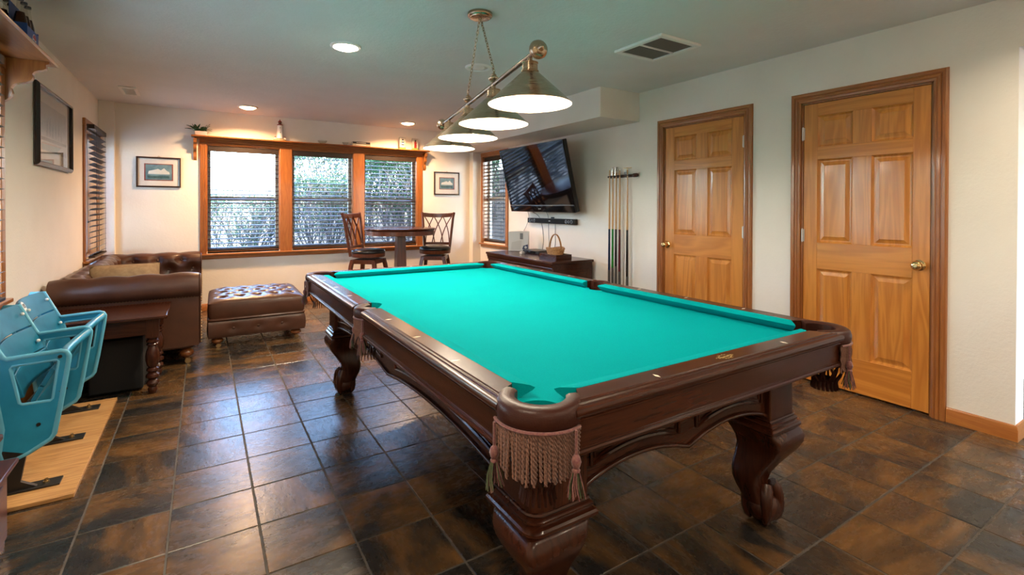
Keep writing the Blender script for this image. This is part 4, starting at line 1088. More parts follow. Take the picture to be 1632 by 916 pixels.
def text(body,size,mt,parent,loc,rot,ext=.0006,name='lettering'):
    cu=bpy.data.curves.new(name,'FONT'); cu.body=body; cu.size=size; cu.extrude=ext; cu.align_x='CENTER'; cu.align_y='CENTER'
    tmp=bpy.data.objects.new('tmp',cu); C.objects.link(tmp); bpy.context.view_layer.update()
    me=bpy.data.meshes.new_from_object(tmp.evaluated_get(bpy.context.evaluated_depsgraph_get())); bpy.data.objects.remove(tmp)
    me.materials.clear()
    return link(name,me,mt,parent,loc,rot)
text('18',.036,BLKPL,pl_,(0,0,.0025),(0,0,PI/2),name='number')

# ------------------------------------------------------------------ low cabinet at the left picture edge
rc=thing('low_cabinet','red-brown stepped cabinet cut off by the lower left picture corner','cabinet',(-.80,2.28,0))
part('body',MB().box(-.16,.178,-.30,.27,.03,.286),REDWOOD,rc,bevel=.004)
part('plinth',MB().box(-.165,.172,-.305,.262,.0005,.032),REDWOOD,rc)
part('ledge',MB().box(-.165,.200,-.32,.315,.287,.306),REDWOOD,rc,bevel=.005)
part('upper_body',MB().box(-.16,.165,-.30,.19,.3065,.42),REDWOOD,rc,bevel=.004)
part('upper_top',MB().box(-.165,.185,-.31,.205,.421,.444),REDWOOD,rc,bevel=.006)
part('side_panel',MB().box(.1785,.184,-.24,.21,.07,.25),REDWOOD,rc,bevel=.002)
# ------------------------------------------------------------------ pub table and swivel stools
pt=thing('pub_table','round dark wood pub table under the right window','table',(2.155,6.13,0))
part('table_top',MB().lathe([(0,.972),(.435,.972),(.450,.980),(.452,.990),(.446,.998),(.438,1.0),(0,1.0)],56),MAHO_X,pt,35)
part('apron_ring',MB().lathe([(.428,.972),(.436,.968),(.436,.916),(.428,.912),(.405,.912),(.405,.972)],56,loop=True),CHERRY,pt,35)
part('pedestal',MB().frus((-.072,.072,-.072,.072),(-.052,.052,-.052,.052),.09,.95),CHERRY,pt,bevel=.005)
for k in range(4):
    a=k*PI/2+.5; c,s=math.cos(a),math.sin(a); f=MB(); f.M=Matrix.Rotation(a,4,'Z')
    part('foot',f.prism([(.05,.10),(.16,.085),(.34,.035),(.36,.0),(.33,.0),(.05,.03)],'y',-.035,.035),CHERRY,pt,bevel=.004)
def stool(x,y,rz,label):
    t=thing('bar_stool',label,'bar stool',(x,y,0),rz,'swivel stools at the pub table')
    part('seat_cushion',MB().lathe([(0,.700),(.195,.700),(.206,.708),(.207,.722),(.195,.740),(.15,.752),(0,.757)],36,sy=.98),BLACKL,t,50)
    part('seat_ring',MB().lathe([(.170,.655),(.200,.655),(.205,.662),(.205,.699),(.170,.699)],36,loop=True,sy=.98),CHERRY,t,35)
    part('swivel',MB().lathe([(.085,.628),(.085,.654)],20).box(-.10,.10,-.10,.10,.626,.634),BLKSTEEL,t)
    for sx in (-1,1):
        for sy in (-1,1):
            mb=MB(); rs=[]
            for z,o,w_ in ((.625,.135,.024),(.56,.150,.022),(.30,.185,.019),(0,.215,.016)):
                cx,cy=sx*o,sy*o; rs.append([(cx-w_,cy-w_,z),(cx+w_,cy-w_,z),(cx+w_,cy+w_,z),(cx-w_,cy+w_,z)])
            part('leg',mb.rings(rs[::-1]),CHERRY,t,bevel=.003)
    for s in (-1,1):
        part('seat_rail',MB().box(-.135,.135,s*.143-.012,s*.143+.012,.575,.625),CHERRY,t,bevel=.002)
        part('seat_rail',MB().box(s*.143-.012,s*.143+.012,-.130,.130,.575,.625),CHERRY,t,bevel=.002)
        part('stretcher',MB().box(-.18,.18,s*.187-.011,s*.187+.011,.24,.275),CHERRY,t,bevel=.002)
        part('stretcher',MB().box(s*.187-.011,s*.187+.011,-.172,.172,.30,.335),CHERRY,t,bevel=.002)
    def bk(u,h): # back surface: u in -1..1 across, h in 0..1 up; curved and leaning
        w_=.168+.048*h; return (u*w_, .150+.075*h+.030*(1-u*u), .665+.53*h)
    for s in (-1,1):
        pts=[bk(s,h/8) for h in range(9)]; pts[-1]=(pts[-1][0]*1.03,pts[-1][1]+.01,pts[-1][2])
        part('back_post',MB().tube(pts,[.017]*9,8),CHERRY,t,50)
    rs=[]
    for k in range(13):
        u=-1+2*k/12; p=bk(u,.965); zt=p[2]+.012*abs(u)**2-.006; 
        rs.append([(p[0],p[1]-.010,zt-.045),(p[0],p[1]+.010,zt-.045),(p[0],p[1]+.012,zt+.012),(p[0],p[1]-.008,zt+.012)])
    part('crest_rail',MB().rings(rs),CHERRY,t,bevel=.003)
    rs=[]
    for k in range(9):
        u=-1+2*k/8; p=bk(u,.20); rs.append([(p[0],p[1]-.009,p[2]-.018),(p[0],p[1]+.009,p[2]-.018),(p[0],p[1]+.009,p[2]+.018),(p[0],p[1]-.009,p[2]+.018)])
    part('lower_rail',MB().rings(rs),CHERRY,t,bevel=.002)
    for a,b in ((-.92,-.28),(-.42,.32),(.22,.92),(.92,.28),(.42,-.32),(-.22,-.92)):
        pts=[]
        for k in range(9):
            h=k/8; u=a+(b-a)*h; u+= .10*math.sin(PI*h)*(1 if b<a else -1); pts.append(bk(max(-.97,min(.97,u)),.22+.70*h))
        part('lattice_slat',MB().tube(pts,.0115,6,flat=.6),CHERRY,t,50)
    return t
stool(1.735,6.10,.834,'swivel bar stool with lattice back left of the pub table')
stool(2.625,6.10,-.585,'swivel bar stool with lattice back right of the pub table')

# ------------------------------------------------------------------ television on the right wall
tv=thing('television','large black flat television tilted on a wall mount','television',(XR,4.956,1.619),-PI/2)
TVM=Matrix.Translation((0,-.303,0))@Matrix.Rotation(.246,4,'X')@Matrix.Rotation(.003,4,'Y')
def tvp(name,mb,mt,bevel=0,smooth=None,parent=None): return part(name,mb,mt,parent or tv,smooth,bevel=bevel)
def tb(*a): m=MB(); m.M=TVM; return m.box(*a)
w2,h2=.679,.417
tvp('back_shell',tb(-w2+.05,w2-.05,.045,.095,-h2+.06,h2-.05),BLKPL,.02)
tvp('housing',tb(-w2,w2,.002,.055,-h2,h2),BLKPL,.006)
bz=MB(); bz.M=TVM
for q in ((-w2,w2,h2-.042,h2),(-w2,-w2+.038,-h2+.088,h2-.042),(w2-.038,w2,-h2+.088,h2-.042)): bz.box(q[0],q[1],-.010,.001,q[2],q[3])
tvp('bezel',bz,BLKGL,.003)
tvp('screen',tb(-w2+.038,w2-.038,-.004,.0005,-h2+.088,h2-.042),SCREEN)
tvp('speaker_strip',tb(-w2,w2,-.012,.001,-h2,-h2+.083),BLKGL,.004)
tvp('trim_line',tb(-w2+.02,w2-.02,-.0125,.0,-h2+.0835,-h2+.0875),GREYPL)
lg=MB(); lg.M=TVM
for k,wd in enumerate((.010,.006,.012)): lg.box(-.028+k*.017,-.028+k*.017+wd,-.0130,-.0121,-h2+.036,-h2+.047)
tvp('badge',lg,WHITEPL)
tvp('wall_plate',MB().box(-.22,.22,-.012,-.0005,-.16,.16),BLKSTEEL,.003)
for s in (-1,1):
    m=MB(); m.tube([(s*.12,-.012,.02),(s*.12,-.22,.02)],.016,8); tvp('mount_arm',m,BLKSTEEL,smooth=50)
sbr=thing('soundbar','slim black soundbar on the wall below the television','speaker',(XR,4.983,1.098),-PI/2)
part('body',MB().box(-.499,.499,-.055,-.0125,-.033,.033),BLKPL,sbr,bevel=.006)
part('grille',MB().box(-.490,.490,-.0575,-.0552,-.028,.028),SPEAKER,sbr)
for x in (-.435,-.385,-.335,.335,.385,.435):
    r_=.020 if abs(abs(x)-.385)>.01 else .014
    part('driver_ring',MB().lathe([(r_,0),(r_+.003,.001),(r_,.003),(r_-.004,.002)],20,(x,-.0600,0),'y',loop=True),GREYPL,sbr,50)
    part('driver_cone',MB().lathe([(r_-.004,.002),(r_*.4,.0025),(0,.0)],16,(x,-.0602,0),'y'),BLKGL,sbr,50)
part('badge',MB().box(-.018,.018,-.0582,-.0576,-.004,.004),WHITEPL,sbr)
part('wall_clip',MB().box(-.03,.03,-.0124,-.0005,-.02,.050),BLKSTEEL,sbr)

# ------------------------------------------------------------------ media console and what stands on it
mc=thing('media_console','dark wood media console under the television','console',(3.41,4.875,0))
part('top',MB().box(-.29,.29,-.725,.725,.662,.69),MAHO_Y,mc,bevel=.006,seg=3)
part('cornice',MB().sweep([(0,.600),(.004,.600),(.008,.612),(.006,.620),(.012,.632),(.018,.648),(.020,.6615),(0,.6615)],[(-.268,-.700),(-.268,.700)][::-1]),MAHO_Y,mc,30)
part('body',MB().box(-.266,.285,-.700,.700,.08,.661),MAHO_Y,mc,bevel=.003)
part('plinth',MB().box(-.278,.285,-.712,.712,.0005,.085),MAHO_Y,mc,bevel=.004)
for k in range(3):
    y0=-.68+k*.46; d=part('cabinet_door',MB().box(-.284,-.267,y0,y0+.44,.12,.57),MAHO_Z,mc,bevel=.003)
    part('door_panel',MB().box(-.288,-.2845,y0+.06,y0+.38,.18,.51),MAHO_Z,d,bevel=.003)
    part('handle',MB().tube([(-.285,y0+.41,.33),(-.305,y0+.41,.34),(-.305,y0+.41,.39),(-.285,y0+.41,.40)],.005,6),OLDBRASS,d,50)
for q in ((-.25,-.19,.10,.59),(.20,.26,.10,.59)): part('end_stile',MB().box(q[0],q[1],-.708,-.7005,q[2],q[3]),MAHO_Z,mc,bevel=.002)
for q in ((-.19,.20,.10,.17),(-.19,.20,.54,.59)): part('end_rail',MB().box(q[0],q[1],-.708,-.7005,q[2],q[3]),MAHO_X,mc,bevel=.002)
ZC=.690
gc=thing('game_console','white game console standing upright beside the narrow window','game console',(3.535,5.44,ZC),math.radians(-42))
part('shell',MB().prism([(-.135,.004),(.135,.004),(.135,.262),(.02,.270),(-.135,.262)],'y',-.038,.038),WHITEPL,gc,bevel=.006)
part('front_panel',MB().box(-.1365,-.1352,-.034,.034,.012,.255),GREYPL,gc,bevel=.0005)
part('side_vent',MB().box(.02,.06,-.0392,-.0382,.16,.24),GREYPL,gc)
part('emblem_panel',MB().prism([(.05,.03),(.125,.03),(.125,.095),(.065,.075)],'y',-.0394,-.0382),NAVYPL,gc)
part('emblem',MB().lathe([(.014,-.0396),(.016,-.0400),(.018,-.0396)],8,(.095,0,.055),'y'),WHITEPL,gc)
part('side_groove',MB().prism([(-.10,.02),(.03,.02),(.045,.15),(-.09,.12)],'y',-.0388,-.0382),VINYL,gc)
part('stand_foot',MB().box(-.11,.11,-.03,.03,.0003,.0045),GREYPL,gc)
st=thing('set_top_box','flat black set-top box on the media console','set-top box',(3.565,5.06,ZC),math.radians(-86))
part('case',MB().box(-.16,.16,-.11,.11,.006,.045),BLKPL,st,bevel=.006)
part('front_window',MB().box(-.08,.10,-.1112,-.1102,.014,.036),BLKGL,st)
for x in (-.12,.12):
    for y in (-.08,.08): part('foot',MB().lathe([(.012,0),(.012,.0062)],8,(x,y,0)),BLKPL,st)
ad=thing('power_adapter','small white adapter plug beside the set-top box','adapter',(3.36,5.10,ZC),.4)
part('body',MB().box(-.03,.03,-.02,.02,.0005,.03),WHITEPL,ad,bevel=.005)
part('cord',MB().tube([(.03,0,.008),(.07,.02,.006),(.09,.08,.005),(.17,.09,.005),(.26,.05,.005)],.0035,6),WHITEPL,ad,50)
tr=thing('wooden_tray','shallow dark wooden box under the wicker basket','tray',(3.40,4.47,ZC))
tray=MB(); 
part('bottom',MB().box(-.11,.11,-.16,.16,.0005,.008),MAHO_Y,tr)
for q in ((-.11,.11,-.16,-.148),(-.11,.11,.148,.16)): part('side',MB().box(*q,.0085,.052),MAHO_X,tr,bevel=.002)
for q in ((-.11,-.098,-.1475,.1475),(.098,.11,-.1475,.1475)): part('side',MB().box(*q,.0085,.052),MAHO_Y,tr,bevel=.002)
bk_=thing('wicker_basket','small wicker basket with tall hoop handle','basket',(3.40,4.47,ZC+.0085))
for i in range(9):
    z=.006+i*.0125; r0=.058+.034*(i/8)**.8
    n=48; pts=[]
    for k in range(n):
        a=2*PI*k/n; rr=r0+.0035*math.sin(a*12+PI*(i%2)); dip=.010*math.cos(2*a)*(i/8)
        pts.append((rr*1.0*math.cos(a),rr*1.28*math.sin(a),z+dip))
    part('woven_strand',MB().tube(pts,.0068,5,loop=True),WICKER,bk_,60)
for k in range(24):
    a=2*PI*k/24; part('stake',MB().tube([((.058+.034*t**.8)*math.cos(a),(.058+.034*t**.8)*1.28*math.sin(a),.004+.1*t) for t in (0,.3,.6,1)],.003,5),WICKER,bk_,60)
part('bottom',MB().lathe([(0,.0005),(.060,.0005),(.060,.006),(0,.006)],20,sy=1.25),WICKER,bk_)
for o_ in (-.006,.006):
    part('handle',MB().tube([(o_,.112*math.cos(a),.06+.205*math.sin(a)) for a in [PI*k/20 for k in range(21)]],.005,6),WICKER,bk_,60)
def cable(pts,label,mt=BLKPL,r=.0032):
    fine=[]; P=[Vector(p) for p in pts]
    for i in range(len(P)-1):
        p0=P[max(i-1,0)];p1=P[i];p2=P[i+1];p3=P[min(i+2,len(P)-1)]
        for k in range(6):
            t=k/6; fine.append(.5*((2*p1)+(-p0+p2)*t+(2*p0-5*p1+4*p2-p3)*t*t+(-p0+3*p1-3*p2+p3)*t**3))
    fine.append(P[-1]); c=fine[-1].copy()
    mb=MB().tube([tuple(p-c) for p in fine],r,6); o=part('cable',mb,mt,None,60,loc=tuple(c)); return tag(o,label,'cable',None)
cable([(3.70,5.52,1.26),(3.735,5.50,1.15),(3.735,5.56,1.02),(3.735,5.66,.90),(3.735,5.64,.80),(3.72,5.60,.697)],'thin grey cable looping down behind the white game console',GREYPL)
cable([(3.66,5.40,1.24),(3.7475,5.30,1.16),(3.7475,5.22,1.05),(3.7475,5.18,.85),(3.71,5.16,.697)],'black cable from the television to the set-top box')
cable([(3.70,5.10,1.25),(3.7475,5.08,1.15),(3.7475,5.07,.95),(3.7475,5.06,.80),(3.71,5.05,.697)],'grey cable hanging straight down beside the black one',GREYPL)
cable([(3.7475,4.93,1.06),(3.7475,4.93,.95),(3.7475,4.93,.80),(3.71,4.93,.697)],'black cable hanging from the soundbar middle')

# ------------------------------------------------------------------ cue rack
ck=thing('cue_rack','dark wooden wall cue rack beside the far pine door','cue rack',(XR,3.745,1.60),-PI/2)
part('rail',MB().tube([(-.205,-.030,0),(.205,-.030,0)],.014,10,flat=.8),MAHO_X,ck,50)
part('back_plate',MB().box(-.20,.20,-.017,-.0005,-.016,.016),MAHO_X,ck,bevel=.003)
part('end_block',MB().lathe([(0,-.035),(.016,-.033),(.021,-.02),(.021,.02),(.016,.033),(0,.035)],14,(.185,-.030,0),'x'),MAHO_X,ck,50)
part('floor_holder',MB().box(-.22,.22,-.095,-.0005,-1.4995,-1.42),MAHO_X,ck,bevel=.005)
CY=(3.895,3.845,3.795,3.742,3.632)
cols=[('navy blue',(.012,.025,.075)),('bright green',(.02,.20,.03)),('black',(.010,.009,.009)),('burgundy',(.085,.008,.016)),('plain black',(.012,.011,.011))]
MAPLE=wood('maple_shaft',(.62,.37,.15),(.50,.28,.11),'z',.3,.4,4)
WRAP=speck('cue_wrap',(.05,.048,.045),(.10,.095,.09),240,.8)
for k,(y,(cn,cc)) in enumerate(zip(CY,cols)):
    part('clip',MB().tube([(3.745-y+.016*math.cos(a),-.066+.014*math.sin(a),0) for a in [PI*(.15+1.7*j/10)-PI/2*0+PI/2 for j in range(11)]],.004,6),BLKPL,ck,50)
    lab=['cue with navy blue butt, leftmost in the rack','cue with bright green butt in the rack','cue with black butt between the green and burgundy ones','cue with burgundy butt in the rack','black-butted stick with a brass cross head, apart from the cues'][k]
    q=thing('pool_cue',lab,'cue',(XR-.066,y,.1805),0,'sticks in the cue rack')
    L=[1.50,1.48,1.47,1.49,1.49][k]; jb,wr=[.86,.86,.86,.86,.86][k],[.42,.45,.47,.42,.38][k]
    m_=base('cue_butt_%s'%cn.replace(' ','_'),cc,.2,coat=.4)[0]
    part('shaft',MB().lathe([(.0105,jb),(.0098,jb+.12),(.0068,L-.025),(.0066,L-.012)],12),MAPLE,q,50)
    part('ferrule',MB().lathe([(.0067,L-.012),(.0067,L-.002),(.005,L)],10),IVORY,q)
    part('butt',MB().lathe([(.0135,wr),(.0108,jb-.012),(.0112,jb)],14),m_,q,50)
    part('wrap',MB().lathe([(.0145,.03),(.0138,wr)],14),WRAP,q,50)
    part('bumper',MB().lathe([(.0,0),(.012,0),(.0145,.006),(.0145,.03)],14),BLKPL,q,50)
    if k==4:
        part('cross_head',MB().tube([(-.0,-.055,L+.006),(-.0,.055,L+.006)],.004,8).tube([(0,0,L-.01),(0,0,L+.008)],.006,8),BRASS,q,50)
for k,y in enumerate((3.872,3.822)):
    h=thing('bridge_head','chrome bridge head %s of the cue rack'%('at the left end' if k==0 else 'between the second and third cues'),'bridge head',(XR-.030,y,1.613),0,'chrome bridge heads on the rack')
    part('frame',MB().tube([(0,-.018,0),(0,-.022,.05),(0,-.012,.085),(0,.012,.085),(0,.022,.05),(0,.018,0)],.007,8),CHROME,h,60)
    part('collar',MB().lathe([(.012,.0),(.014,.01),(.010,.03)],12),CHROME,h,50)
ch=thing('cue_chalk','small grey chalk holder on the cue rack','chalk holder',(XR-.032,3.685,1.613),0)
part('holder',MB().box(-.014,.014,-.018,.018,.0005,.03),GREYPL,ch,bevel=.003); part('cup',MB().lathe([(.008,.03),(.010,.045),(.006,.05)],10),STEEL,ch,50)

# ------------------------------------------------------------------ framed pictures
def picture(label,loc,rz,w,h,fw,fd,fm,mat_in,art,lean=0,hook=True):
    t=thing('framed_picture',label,'picture',loc,rz,'framed pictures')
    o0=.006
    pr=[(0,-o0),(0,-fd),(fw*.3,-fd-.004),(fw*.7,-fd+.002),(fw,-fd*.6),(fw,-o0)]
    path=[(-w/2+fw,-h/2+fw),(-w/2+fw,h/2-fw),(w/2-fw,h/2-fw),(w/2-fw,-h/2+fw)]
    for k in range(4):
        a,b=path[k],path[(k+1)%4]; A=[];B=[]
        for (o,d) in pr:
            sa=lambda p:(1 if p[0]>0 else -1, 1 if p[1]>0 else -1)
            A.append((a[0]+sa(a)[0]*o,d,a[1]+sa(a)[1]*o)); B.append((b[0]+sa(b)[0]*o,d,b[1]+sa(b)[1]*o))
        part('frame_side',MB().rings([A,B]),fm,t,40)
    part('backing',MB().box(-w/2+fw*.5,w/2-fw*.5,-o0+.0,-.0008,-h/2+fw*.5,h/2-fw*.5),PAPER,t)
    part('mat_board',MB().box(-w/2+fw+.0005,w/2-fw-.0005,-o0-.003,-o0-.0005,-h/2+fw+.0005,h/2-fw-.0005),PAPER,t)
    art(t,-o0-.003)
    part('glass',MB().box(-w/2+fw+.0005,w/2-fw-.0005,-o0-.0085,-o0-.0075,-h/2+fw+.0005,h/2-fw-.0005),PGLASS,t)
    if hook: part('hanger',MB().tube([(-.012,-.008,h/2),(0,-.008,h/2+.012),(.012,-.008,h/2)],.003,6),OLDBRASS,t,50)
    return t
def art_ship(s):
    def f(t,d):
        w,h=.125*s,.088*s
        part('print_border',MB().box(-w-.012*s,w+.012*s,d-.0012,d-.0002,-h-.010*s,h+.010*s),PRINTR,t)
        part('print',MB().box(-w,w,d-.0020,d-.0013,-h,h),PRINTB,t)
        part('print_hills',MB().prism([(-w*.82,-h*.25),(-w*.75,h*.15),(-w*.35,h*.30),(-w*.05,h*.45),(w*.15,h*.25),(w*.40,h*.55),(w*.62,h*.20),(w*.80,h*.05),(w*.84,-h*.25)],'y',d-.0026,d-.0021),PRINTW,t)
        part('print_water',MB().prism([(-w*.85,-h*.80),(-w*.85,-h*.42),(-w*.3,-h*.50),(w*.2,-h*.42),(w*.80,-h*.48),(w*.78,-h*.80)],'y',d-.0026,d-.0021),PRINTD,t)
    return f
picture('small framed blue print between the left corner and the triple window',(-.437,YB-.0005,1.665),0,.425,.352,.018,.020,FRAMEW,0,art_ship(1.0))
picture('small framed blue print right of the triple window',(3.216,YB-.0005,1.638),0,.435,.358,.018,.020,FRAMEW,0,art_ship(.95))
def art_mist(t,d):
    part('print',MB().box(-.37,.37,d-.0012,d-.0002,-.17,.17),PRINTG,t)
    rd=random.Random(5)
    for k,(x,hh) in enumerate(((-.22,.13),(-.14,.16),(-.06,.11),(.03,.13),(.12,.15),(.20,.10))):
        z0=-.06; p=[(x-.045,z0)]
        for j in range(5): f=j/5; p+=[(x-.045*(1-f),z0+hh*f),(x-.025*(1-f),z0+hh*f+.01)]
        p+=[(x,z0+hh)]
        for j in range(4,-1,-1): f=j/5; p+=[(x+.025*(1-f),z0+hh*f+.01),(x+.045*(1-f),z0+hh*f)]
        part('print_tree',MB().prism(p,'y',d-.0020,d-.0014),PRINTT,t)
    part('print_shore',MB().prism([(-.37,-.075),(.37,-.065),(.37,-.085),(-.37,-.10)],'y',d-.0024,d-.0014),MATS['grey_bark'],t)
    part('print_bank',MB().prism([(-.36,-.165),(.05,-.165),(.20,-.105),(-.36,-.115)],'y',d-.0024,d-.0014),PRINTB,t)
    part('print_line',MB().prism([(-.36,-.118),(.21,-.102),(.21,-.107),(-.36,-.124)],'y',d-.0030,d-.0025),PRINTO,t)
picture('large misty landscape print in a dark frame on the left wall',(XL+.0005,5.055,1.838),PI/2,1.04,.575,.030,.030,FRAMEM,0,art_mist,hook=False)

# ------------------------------------------------------------------ shelf over the triple window and its knick-knacks
sh=thing('display_shelf','long oak display shelf over the triple window','shelf',(1.38,YB,0))
part('board',MB().prism([(-.0005,2.098),(-.118,2.098),(-.128,2.103),(-.130,2.110),(-.126,2.116),(-.0005,2.116)],'x',-1.50,1.505),OAK_X,sh)
part('ledger',MB().prism([(-.0005,2.0795),(-.060,2.0795),(-.068,2.086),(-.072,2.0975),(-.0005,2.0975)],'x',-1.47,1.475),OAK_X,sh)
def bracket(root,M4,t,mt,S=1.0):
    # profile (reach, drop) in metres, curved front
    P=[(0,0),(.205,0),(.205,-.014),(.190,-.020),(.190,-.042),(.178,-.052),(.160,-.056),(.140,-.066),(.130,-.082),(.134,-.100),(.126,-.118),(.104,-.132),(.072,-.140),(.050,-.152),(.040,-.172),(.046,-.196),(.040,-.222),(.022,-.244),(0,-.256)]
    mb=MB(); mb.M=M4; mb.prism([(a*S,b) for a,b in P],'x',-t/2,t/2); return part('bracket',mb,mt,root,40)
for x in (-1.462,1.462):
    bracket(sh,Matrix.Translation((x,-.0005,2.079))@Matrix.Diagonal((1,-1,1,1)),.034,OAK_V,.50)
ls=thing('side_wall_shelf','oak shelf with curved bracket high on the left wall','shelf',(XL,2.95,0))
part('board',MB().prism([(.0005,2.120),(.215,2.120),(.222,2.126),(.224,2.132),(.218,2.138),(.0005,2.138)],'y',-1.15,1.11),OAK_Y,ls)
for y in (-1.02,.985):
    bracket(ls,Matrix.Translation((.0195 if False else .0005,y,2.1195))@Matrix.Rotation(-PI/2,4,'Z'),.040,OAK_V,1.0)
SZ=2.1165
pp=thing('potted_plant','leafy green plant in a small white planter box on the display shelf','potted plant',(-.022,6.955,SZ))
part('planter',MB().frus((-.060,.060,-.032,.032),(-.066,.066,-.038,.038),.0005,.050),base('pink_white_ceramic',(.66,.55,.52),.5)[0],pp,bevel=.004)
part('soil',MB().box(-.060,.060,-.032,.032,.050,.053),BARK,pp)
rd=random.Random(9)
PLG=speck('houseplant_leaf',(.018,.065,.022),(.04,.12,.04),20,.35)
for k in range(22):
    a=rd.uniform(0,6.28); L=rd.uniform(.09,.165); el=rd.uniform(.35,1.3); w_=rd.uniform(.014,.022); bx_=rd.uniform(-.05,.05)
    rs=[]
    for j in range(6):
        t=j/5; r_=L*t*math.cos(el)+.01; z=.052+L*t*math.sin(el)-.09*t*t*L*6*.5; hw=w_*math.sin(PI*min(.97,t*.9+.08))
        c,s=math.cos(a),math.sin(a); cx,cy=bx_+r_*c,r_*s*.5
        rs.append([(cx-s*hw,cy+c*hw*.6,z+.003),(cx,cy,z-.002),(cx+s*hw,cy-c*hw*.6,z+.003),(cx,cy,z+.0005)])
    part('leaf',MB().rings(rs),PLG,pp,60)
lh=thing('toy_lighthouse','white model lighthouse with red lantern on the display shelf','figurine',(.838,6.955,SZ))
REDP=base('red_enamel',(.25,.025,.02),.4)[0]; SAND=speck('sandy_base',(.50,.40,.26),(.40,.30,.18),40,.7)
part('rocky_base',MB().lathe([(.0,.0005),(.072,.0005),(.075,.012),(.062,.024),(.05,.030),(0,.031)],18,sy=.6),SAND,lh,40)
part('tower',MB().lathe([(.041,.030),(.038,.06),(.028,.19),(.027,.20)],22),WHITEP,lh,50)
part('gallery',MB().lathe([(.027,.200),(.034,.203),(.034,.210),(.024,.212)],20),REDP,lh,40)
part('lantern',MB().lathe([(.018,.212),(.018,.240)],12),base('lantern_dark',(.10,.03,.025),.3)[0],lh,40)
part('cap',MB().lathe([(.024,.240),(.022,.248),(.010,.260),(.004,.266),(.003,.278),(0,.279)],16),REDP,lh,40)
for z in (.10,.16): part('window',MB().box(-.004,.004,-.037+(z-.1)*.08,-.033+(z-.1)*.08,z,z+.010),BLKPL,lh)
for x in (-.055,.056):
    c_=part('cottage',MB().box(x-.012,x+.012,-.014,.010,.022,.042),WHITEP,lh); part('roof',MB().prism([(x-.015,.042),(x+.015,.042),(x,.056)],'y',-.016,.012),REDP,c_)
def glassdish(x,label,r):
    g=thing('glass_dish',label,'glass dish',(x,6.955,SZ),0,'clear glass dishes on the display shelf')
    part('bowl',MB().lathe([(r*.5,.0005),(r*.5,.004),(r*.8,.018),(r,.040),(r-.003,.040),(r*.78,.021),(r*.45,.007),(0,.006)],22,cap=False),BOTTLEG,g,50)
    part('rim',MB().tube([(r*math.cos(a),r*math.sin(a),.040) for a in [2*PI*k/24 for k in range(24)]],.0022,5,loop=True),BOTTLEG,g,60)
    part('base',MB().lathe([(0,.0003),(r*.5,.0003),(r*.5,.0006),(0,.0006)],16),BOTTLEG,g)
glassdish(1.36,'larger clear glass dish right of the toy lighthouse',.060); glassdish(1.66,'smaller clear glass dish just left of the books',.042)
def book(x,z,w,d,h,rz,cov,label):
    b=thing('book',label,'book',(x,6.955,z),rz,'books on the display shelf')
    part('page_block',MB().box(-w/2+.003,w/2-.003,-d/2+.004,d/2-.002,.0025,h-.0025),PAPER,b)
    part('cover',MB().box(-w/2,w/2,-d/2,d/2,.0003,.0025).box(-w/2,w/2,-d/2,d/2,h-.0025,h).box(-w/2,w/2,-d/2,-d/2+.0035,.0025,h-.0025),cov,b)
    part('spine_title',MB().box(-w*.3,w*.25,-d/2-.0006,-d/2,h*.38,h*.62),PAPER,b)
book(1.865,SZ,.25,.11,.028,.03,base('cream_cover',(.45,.38,.27),.5)[0],'cream-spined book lying at the bottom of the shelf pair')
book(1.870,SZ+.0285,.235,.105,.028,-.03,base('dark_cover',(.03,.022,.018),.4)[0],'dark-spined book lying on the cream one')
def block(x,label,col):
    b=thing('lighthouse_block',label,'ornament',(x,6.955,SZ),.05,'small lighthouse blocks on the display shelf')
    part('block',MB().box(-.046,.046,-.015,.015,.0005,.172),base('weathered_grey_'+str(x),(.42,.40,.36),.7)[0],b,bevel=.003)
    part('tower_relief',MB().frus((-.020,.020,-.020,-.0152),(-.011,.011,-.020,-.0152),.028,.125),col[0],b)
    for z in (.055,.095): part('band',MB().box(-.019,.019,-.0212,-.0202,z,z+.016),col[1],b)
    part('lantern',MB().box(-.010,.010,-.020,-.0152,.1255,.145),BLKPL,b)
    part('grass',MB().box(-.046,.046,-.019,-.0152,.004,.027),base('painted_grass'+str(x),(.16,.26,.05),.7)[0],b)
    return b
block(2.473,'small grey block with black and white lighthouse on the shelf end',(WHITEP,BLKPL)); block(2.668,'small grey block with red lighthouse on the shelf end',(REDP,REDP))

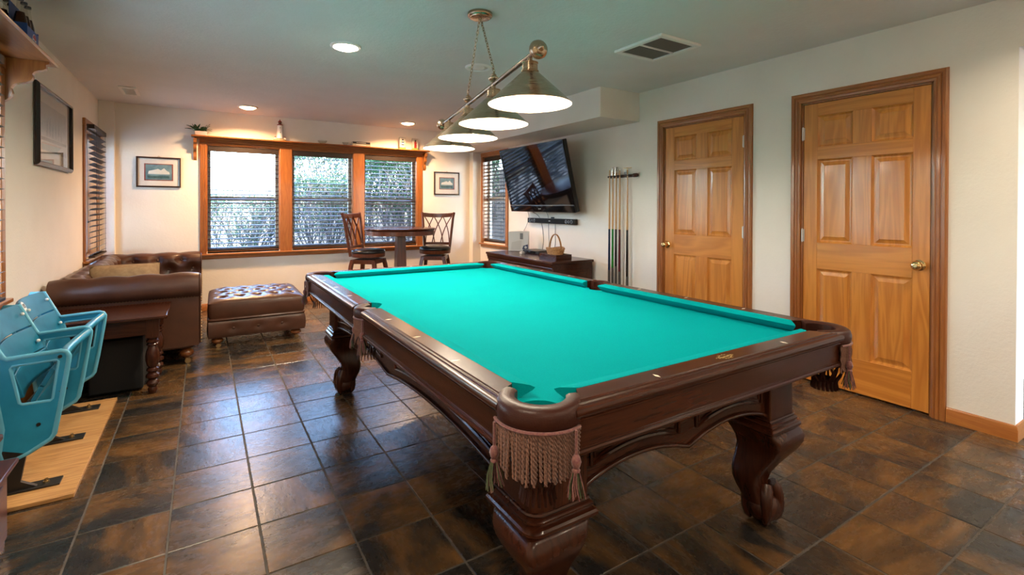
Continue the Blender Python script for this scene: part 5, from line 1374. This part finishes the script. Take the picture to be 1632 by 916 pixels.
# six-pack on the side shelf
cx_,cy_=-.862,3.70
cp=thing('bottle_carrier','blue cardboard six-pack carrier on the left wall shelf','bottle carrier',(cx_,cy_,2.1385))
BLUEC=base('carrier_blue',(.015,.07,.30),.4)[0]; REDC=base('carrier_red',(.5,.02,.03),.4)[0]
for q in ((-.070,.070,-.105,-.103),(-.070,.070,.103,.105)): part('end_panel',MB().box(*q,.0005,.105),BLUEC,cp)
for q in ((-.070,-.068,-.103,.103),(.068,.070,-.103,.103)): part('side_panel',MB().box(*q,.0005,.095),BLUEC,cp)
part('divider',MB().box(-.001,.001,-.103,.103,.0025,.215),BLUEC,cp); part('bottom',MB().box(-.068,.068,-.103,.103,.0005,.002),BLUEC,cp)
for nm,mt,f in (('emblem_white',WHITEP,None),):
    e=MB().lathe([(0,.0702),(.032,.0702),(.032,.0712),(0,.0712)],24,(0,.02,.048),'x'); em_=part('emblem',e,WHITEP,cp)
    part('emblem_red',MB().prism([(.02+.029*math.cos(a),.048+.029*math.sin(a)) for a in [.15+PI*.9*k/12 for k in range(13)]]+[(-.002,.055),(.03,.049)],'x',.0713,.0718),REDC,em_)
    part('emblem_blue',MB().prism([(.02+.029*math.cos(a),.048+.029*math.sin(a)) for a in [PI+.15+PI*.9*k/12 for k in range(13)]]+[(.042,.041),(.01,.047)],'x',.0713,.0718),BLUEC,em_)
COLA=base('dark_cola',(.035,.010,.006),.15)[0]
CAPM=base('bottle_cap_blue',(.05,.055,.07),.3,metal=.7)[0]
bl=None
names=['cola bottle in the carrier, front near corner','cola bottle in the carrier, front middle','cola bottle in the carrier, front far corner','cola bottle in the carrier, wall side near','cola bottle in the carrier, wall side middle','cola bottle in the carrier, wall side far']
i=0
for dx in (.034,-.034):
    for dy in (-.068,0,.068):
        loc=(cx_+dx,cy_+dy,2.141)
        if bl is None:
            bl=thing('cola_bottle',names[0],'bottle',loc,0,'cola bottles in the carrier')
            part('glass',MB().lathe([(0,.0005),(.028,.0005),(.030,.006),(.030,.10),(.028,.125),(.019,.165),(.0135,.20),(.0125,.222),(.0145,.226),(.0145,.232),(.0125,.234)],18,cap=False),BOTTLEG,bl,50)
            part('cola',MB().lathe([(0,.003),(.0275,.003),(.0280,.10),(.026,.125),(.0175,.165),(0,.166)],16),COLA,bl,50)
            part('cap',MB().lathe([(.0145,.228),(.0155,.230),(.0145,.240),(0,.241)],16),CAPM,bl,40)
        else:
            c=copy_tree(bl); c.location=loc; c['label']=names[i]
        i+=1
